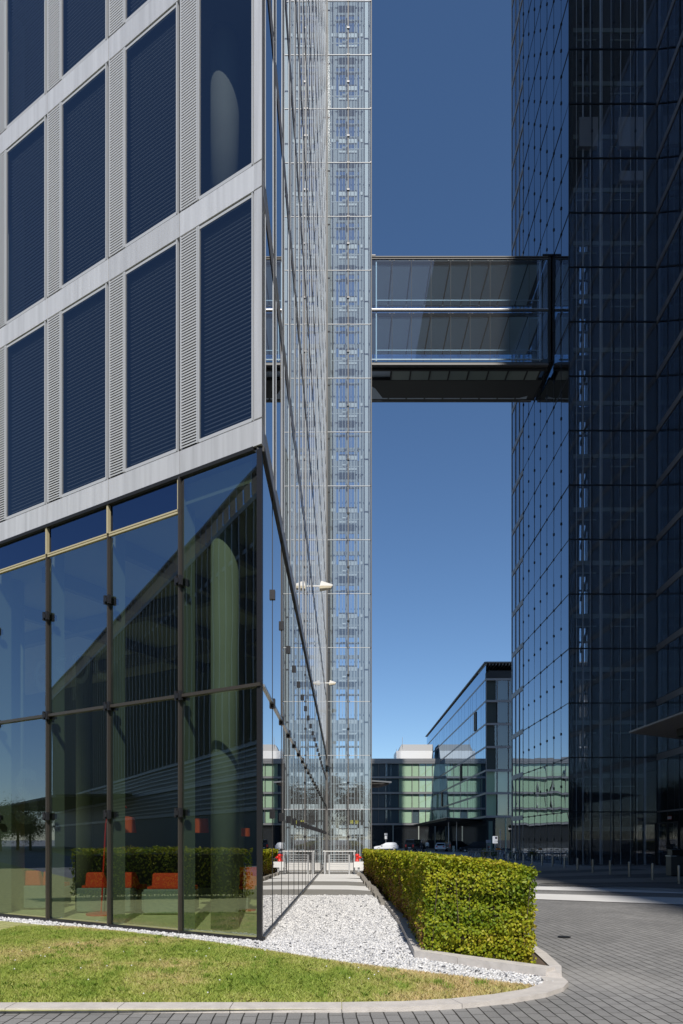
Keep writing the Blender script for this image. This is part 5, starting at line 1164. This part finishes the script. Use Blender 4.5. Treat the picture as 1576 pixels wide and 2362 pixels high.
# ------------------------------------------------------------------ two people walking
def person(label, loc, rz, top, trousers, hair, step=.18):
    r = thing('person', label, 'person', (0, 0, 0))
    P = {}; Vv = []; E = []; R = []
    def add(n, p, rad, par=None):
        P[n] = len(Vv); Vv.append(p); R.append(rad)
        if par: E.append((P[par], P[n]))
    add('pel', (0, 0, .96), .135); add('wst', (0, 0, 1.10), .12, 'pel'); add('chs', (0, .0, 1.30), .145, 'wst'); add('shl', (0, 0, 1.43), .10, 'chs')
    add('nck', (0, .0, 1.51), .055, 'shl'); add('jaw', (0, -.02, 1.57), .072, 'nck'); add('hed', (0, -.01, 1.66), .092, 'jaw'); add('top', (0, 0, 1.735), .065, 'hed')
    add('nos', (0, -.105, 1.635), .016, 'hed')
    for s, n in ((-1, 'l'), (1, 'r')):
        add(n+'ear', (s*.088, 0, 1.64), .016, 'hed')
        d = s*step
        add(n+'hip', (s*.10, 0, .90), .105, 'pel'); add(n+'kne', (s*.105, -d*.7-.03, .50), .066, n+'hip'); add(n+'ank', (s*.105, -d*1.2+.04, .10), .042, n+'kne'); add(n+'toe', (s*.115, -d*1.2-.15, .035), .035, n+'ank')
        add(n+'sho', (s*.185, 0, 1.41), .062, 'shl'); add(n+'elb', (s*.245, d*.5+.03, 1.13), .043, n+'sho'); add(n+'wri', (s*.245, d*.9-.05, .89), .029, n+'elb'); add(n+'pal', (s*.245, d*1.0-.07, .82), .034, n+'wri')
        for i in range(4): add(n+'f%d' % i, (s*(.245+.004), d*1.0-.105+.024*i, .735-.008*(i in (1, 2))), .0085, n+'pal')
        add(n+'th', (s*.235, d*1.0-.125, .79), .010, n+'pal')
    me = bpy.data.meshes.new('tmpbody'); me.from_pydata(Vv, E, []); ob = bpy.data.objects.new('tmpbody', me); COL.objects.link(ob)
    sm = ob.modifiers.new('skin', 'SKIN'); sm.use_smooth_shade = True
    for i, sv in enumerate(me.skin_vertices[0].data): sv.radius = (R[i], R[i]*(.80 if i in (P['pel'], P['wst'], P['chs']) else 1)); sv.use_root = i == P['pel']
    ob.modifiers.new('sub', 'SUBSURF').levels = 1; bpy.context.view_layer.update()
    bm_ = bpy.data.meshes.new_from_object(ob.evaluated_get(bpy.context.evaluated_depsgraph_get())); bpy.data.objects.remove(ob)
    bm_.name = 'body'; bm_.materials.clear()
    for mm in (SKIN, top, trousers, M['black']): bm_.materials.append(mm)
    for p in bm_.polygons:
        x, y, z = p.center; p.use_smooth = True
        p.material_index = 3 if z < .09 else 2 if z < .98 and abs(x) < .215 else 0 if z > 1.49 or (z < .90 and abs(x) > .2) else 1
    b = bpy.data.objects.new('body', bm_); COL.objects.link(b); b.parent = r
    h = MB(); pr = [(.02, .115), (.075, .095), (.100, .045), (.100, -.02), (.085, -.06)]; h.lathe(pr, (0, .015, 1.66), 14); obj('hair', h, hair, r, True)
    r.location = loc; r.rotation_euler = (0, 0, rz); return r
SKIN = plain('skin', (.55, .36, .27), .6)
jk, wh, jn = plain('dark jacket', (.03, .032, .04), .8), plain('white shirt', (.68, .68, .66), .8), plain('dark trousers', (.04, .045, .06), .8)
p1 = person('person in a dark jacket walking beside the black people carrier', cloc(972.5, 106), math.radians(8), jk, jn, plain('fair hair', (.45, .38, .34), .7))
p2 = person('person in a white shirt with a rucksack, walking away between the cars', cloc(985.5, 105), math.radians(175), wh, jn, plain('brown hair', (.07, .045, .03), .7), -.16)
m = MB(); m.box8([(-.15, .12, 1.02), (.15, .12, 1.02), (.15, .28, 1.02), (-.15, .28, 1.02), (-.13, .12, 1.42), (.13, .12, 1.42), (.12, .24, 1.44), (-.12, .24, 1.44)])
o = obj('rucksack', m, plain('grey rucksack', (.16, .17, .17), .8), p2); o.modifiers.new('soft', 'BEVEL').width = .04
m = MB(); c = cloc(1047, 100); m.box(c[0]-.14, c[0]+.14, 100, 100.3, c[2], c[2]+1.0); tag(obj('stone_post', m, M['concrete']), 'square pale concrete post beside the pale saloon car', 'post')

# ------------------------------------------------------------------ what stands behind the camera and shows in the glass
def tree(label, loc, h, r0, seed):
    r = thing('tree', label, 'tree', loc, 'trees mirrored in the glass'); q = np.random.RandomState(seed)
    m = MB(); x, y, z = loc; m.tube((x, y, z-.1), (x+.1, y, z+h*.35), .20, 9, .14); m.tube((x+.1, y, z+h*.35), (x, y+.1, z+h*.8), .14, 8, .04)
    for i in range(8): a = q.rand()*6.28; zz = z+h*(.3+.05*i); m.tube((x+.05, y, zz), (x+math.cos(a)*r0*.7, y+math.sin(a)*r0*.7, zz+h*.16), .06, 6, .015)
    obj('trunk', m, M['bark'], r)
    C_ = []; W_ = []
    for i in range(34):
        v = q.normal(0, 1, 3); v /= np.linalg.norm(v); cc = np.array([x, y, z+h*.56])+v*np.array([r0*.75, r0*.75, h*.34])*q.rand()**.4; C_.append(cc); W_.append(q.uniform(.5, 1.1)*r0*.36)
    n = 190; P = np.concatenate([c_+q.normal(0, 1, (n, 3))*.55*w_ for c_, w_ in zip(C_, W_)]); Nn = P-np.array([x, y, z+h*.5]); Nn /= np.linalg.norm(Nn, axis=1)[:, None]
    V, F = leaves(P, Nn, q.uniform(.20, .42, len(P))*(h/11)); np_obj('crown', V, F, M['treeleaf'], r, tone=np.repeat(q.rand(len(P))*.6, 4))
for i, (x, y, h, rr, lab) in enumerate(((-9, -40, 14.5, 4.6, 'broad tree mirrored in the left pane of the lift shaft'), (-3.5, -46, 18.0, 4.4, 'tallest tree mirrored in the lift shaft'), (2.5, -42, 14, 4.6, 'round tree mirrored in the right pane of the lift shaft'), (9, -47, 15.5, 4.8, 'tree mirrored at the right edge of the lift shaft'), (-15, -45, 15, 4.8, 'tree standing leftmost of the row mirrored in the lift shaft'), (-88, 12.2, 6.4, 3.2, 'green tree mirrored at the left edge of the lobby glass'), (-92, 8.6, 6.6, 3.6, 'round green tree mirrored right of the others in the lobby glass'), (-12, -55, 7, 5.5, 'low bushy tree mirrored at the left foot of the lift shaft'), (-4, -54, 6, 5, 'low bushy tree mirrored under the tallest tree'), (4, -55, 6.5, 5.5, 'low bushy tree mirrored at the right foot of the lift shaft'), (12, -56, 7, 5.5, 'low bushy tree mirrored right of the lift shaft'), (-98, 9.8, 7.0, 3.6, 'far green tree mirrored at the left edge of the lobby glass'), (-78, 13.4, 5.0, 2.6, 'small tree mirrored left of the ribbed block'))):
    tree(lab, (x, y, 0), h, rr, 50+i)
rb = thing('ribbed_office_block', 'dark office block with close vertical ribs, mirrored in the lobby glass', 'building', (-90, -4, 0))
A, B = (-146, 1.0), (-30, -6.9); thick = 22; m = MB(); L = math.dist(A, B); dd_ = ((B[0]-A[0])/L, (B[1]-A[1])/L); RF = Fr(A, dd_, (-dd_[1], dd_[0]))
arc = [RF.p(-4.5*math.sin(t), -4.5*(1-math.cos(t)), 0)[:2] for t in [i*math.pi/16 for i in range(9)]]
m.prism([RF.p(L, 0, 0)[:2]]+arc+[RF.p(-4.5, -thick, 0)[:2], RF.p(L, -thick, 0)[:2]], 0, 29.0); obj('wall', m, plain('ribbed block wall', (.085, .09, .09), .5), rb)
m = MB()
for i in range(int(L/1.5)): RF.box(m, i*1.5, i*1.5+.22, .004, .45, 9.6, 29.4)
for i in range(8):
    p = arc[i]; m.box(p[0]-.25, p[0]+.1, p[1]-.1, p[1]+.1, 9.6, 29.4)
obj('rib', m, plain('block rib', (.32, .33, .33), .5), rb)
m = MB()
for z in (3.9, 6.7, 9.3, 25.6): RF.box(m, -1, L, .003, .25, z, z+.35)
for i in range(14): RF.box(m, 46, L, .003, .10, 9.4+i*.45-5.4, 9.4+i*.45-5.25)
obj('storey_band', m, plain('block band', (.26, .27, .27), .4, .3), rb)
m = MB()
for k in range(6): RF.box(m, 0, L, -.3, .5, 29.0+k*.001, 29.45+k*.0); break
for i in range(int(L/1.5)): RF.box(m, i*1.5, i*1.5+.12, .1, .6, 29.46, 31.2)
RF.box(m, 0, L, .1, .6, 31.2, 31.4); obj('roof_screen', m, plain('block screen', (.30, .29, .26), .5), rb)
m = MB(); m.prism([RF.p(8, .6, 0)[:2], RF.p(12, 12, 0)[:2], RF.p(60, 9, 0)[:2], RF.p(66, .6, 0)[:2]], 6.9, 7.25); cn = obj('canopy', m, M['black'], rb)
gp_ = MB(); gp_.prism([(-16, 3.0), (-16, 3.4), (-6.9, 2.0), (-6.9, 1.6)], -.05, .05); tag(obj('kerb', gp_, M['kerb'], kind='structure'), 'pale kerb of the far lawn, mirrored in the lobby glass', 'kerb')
print('objects', len(bpy.data.objects))
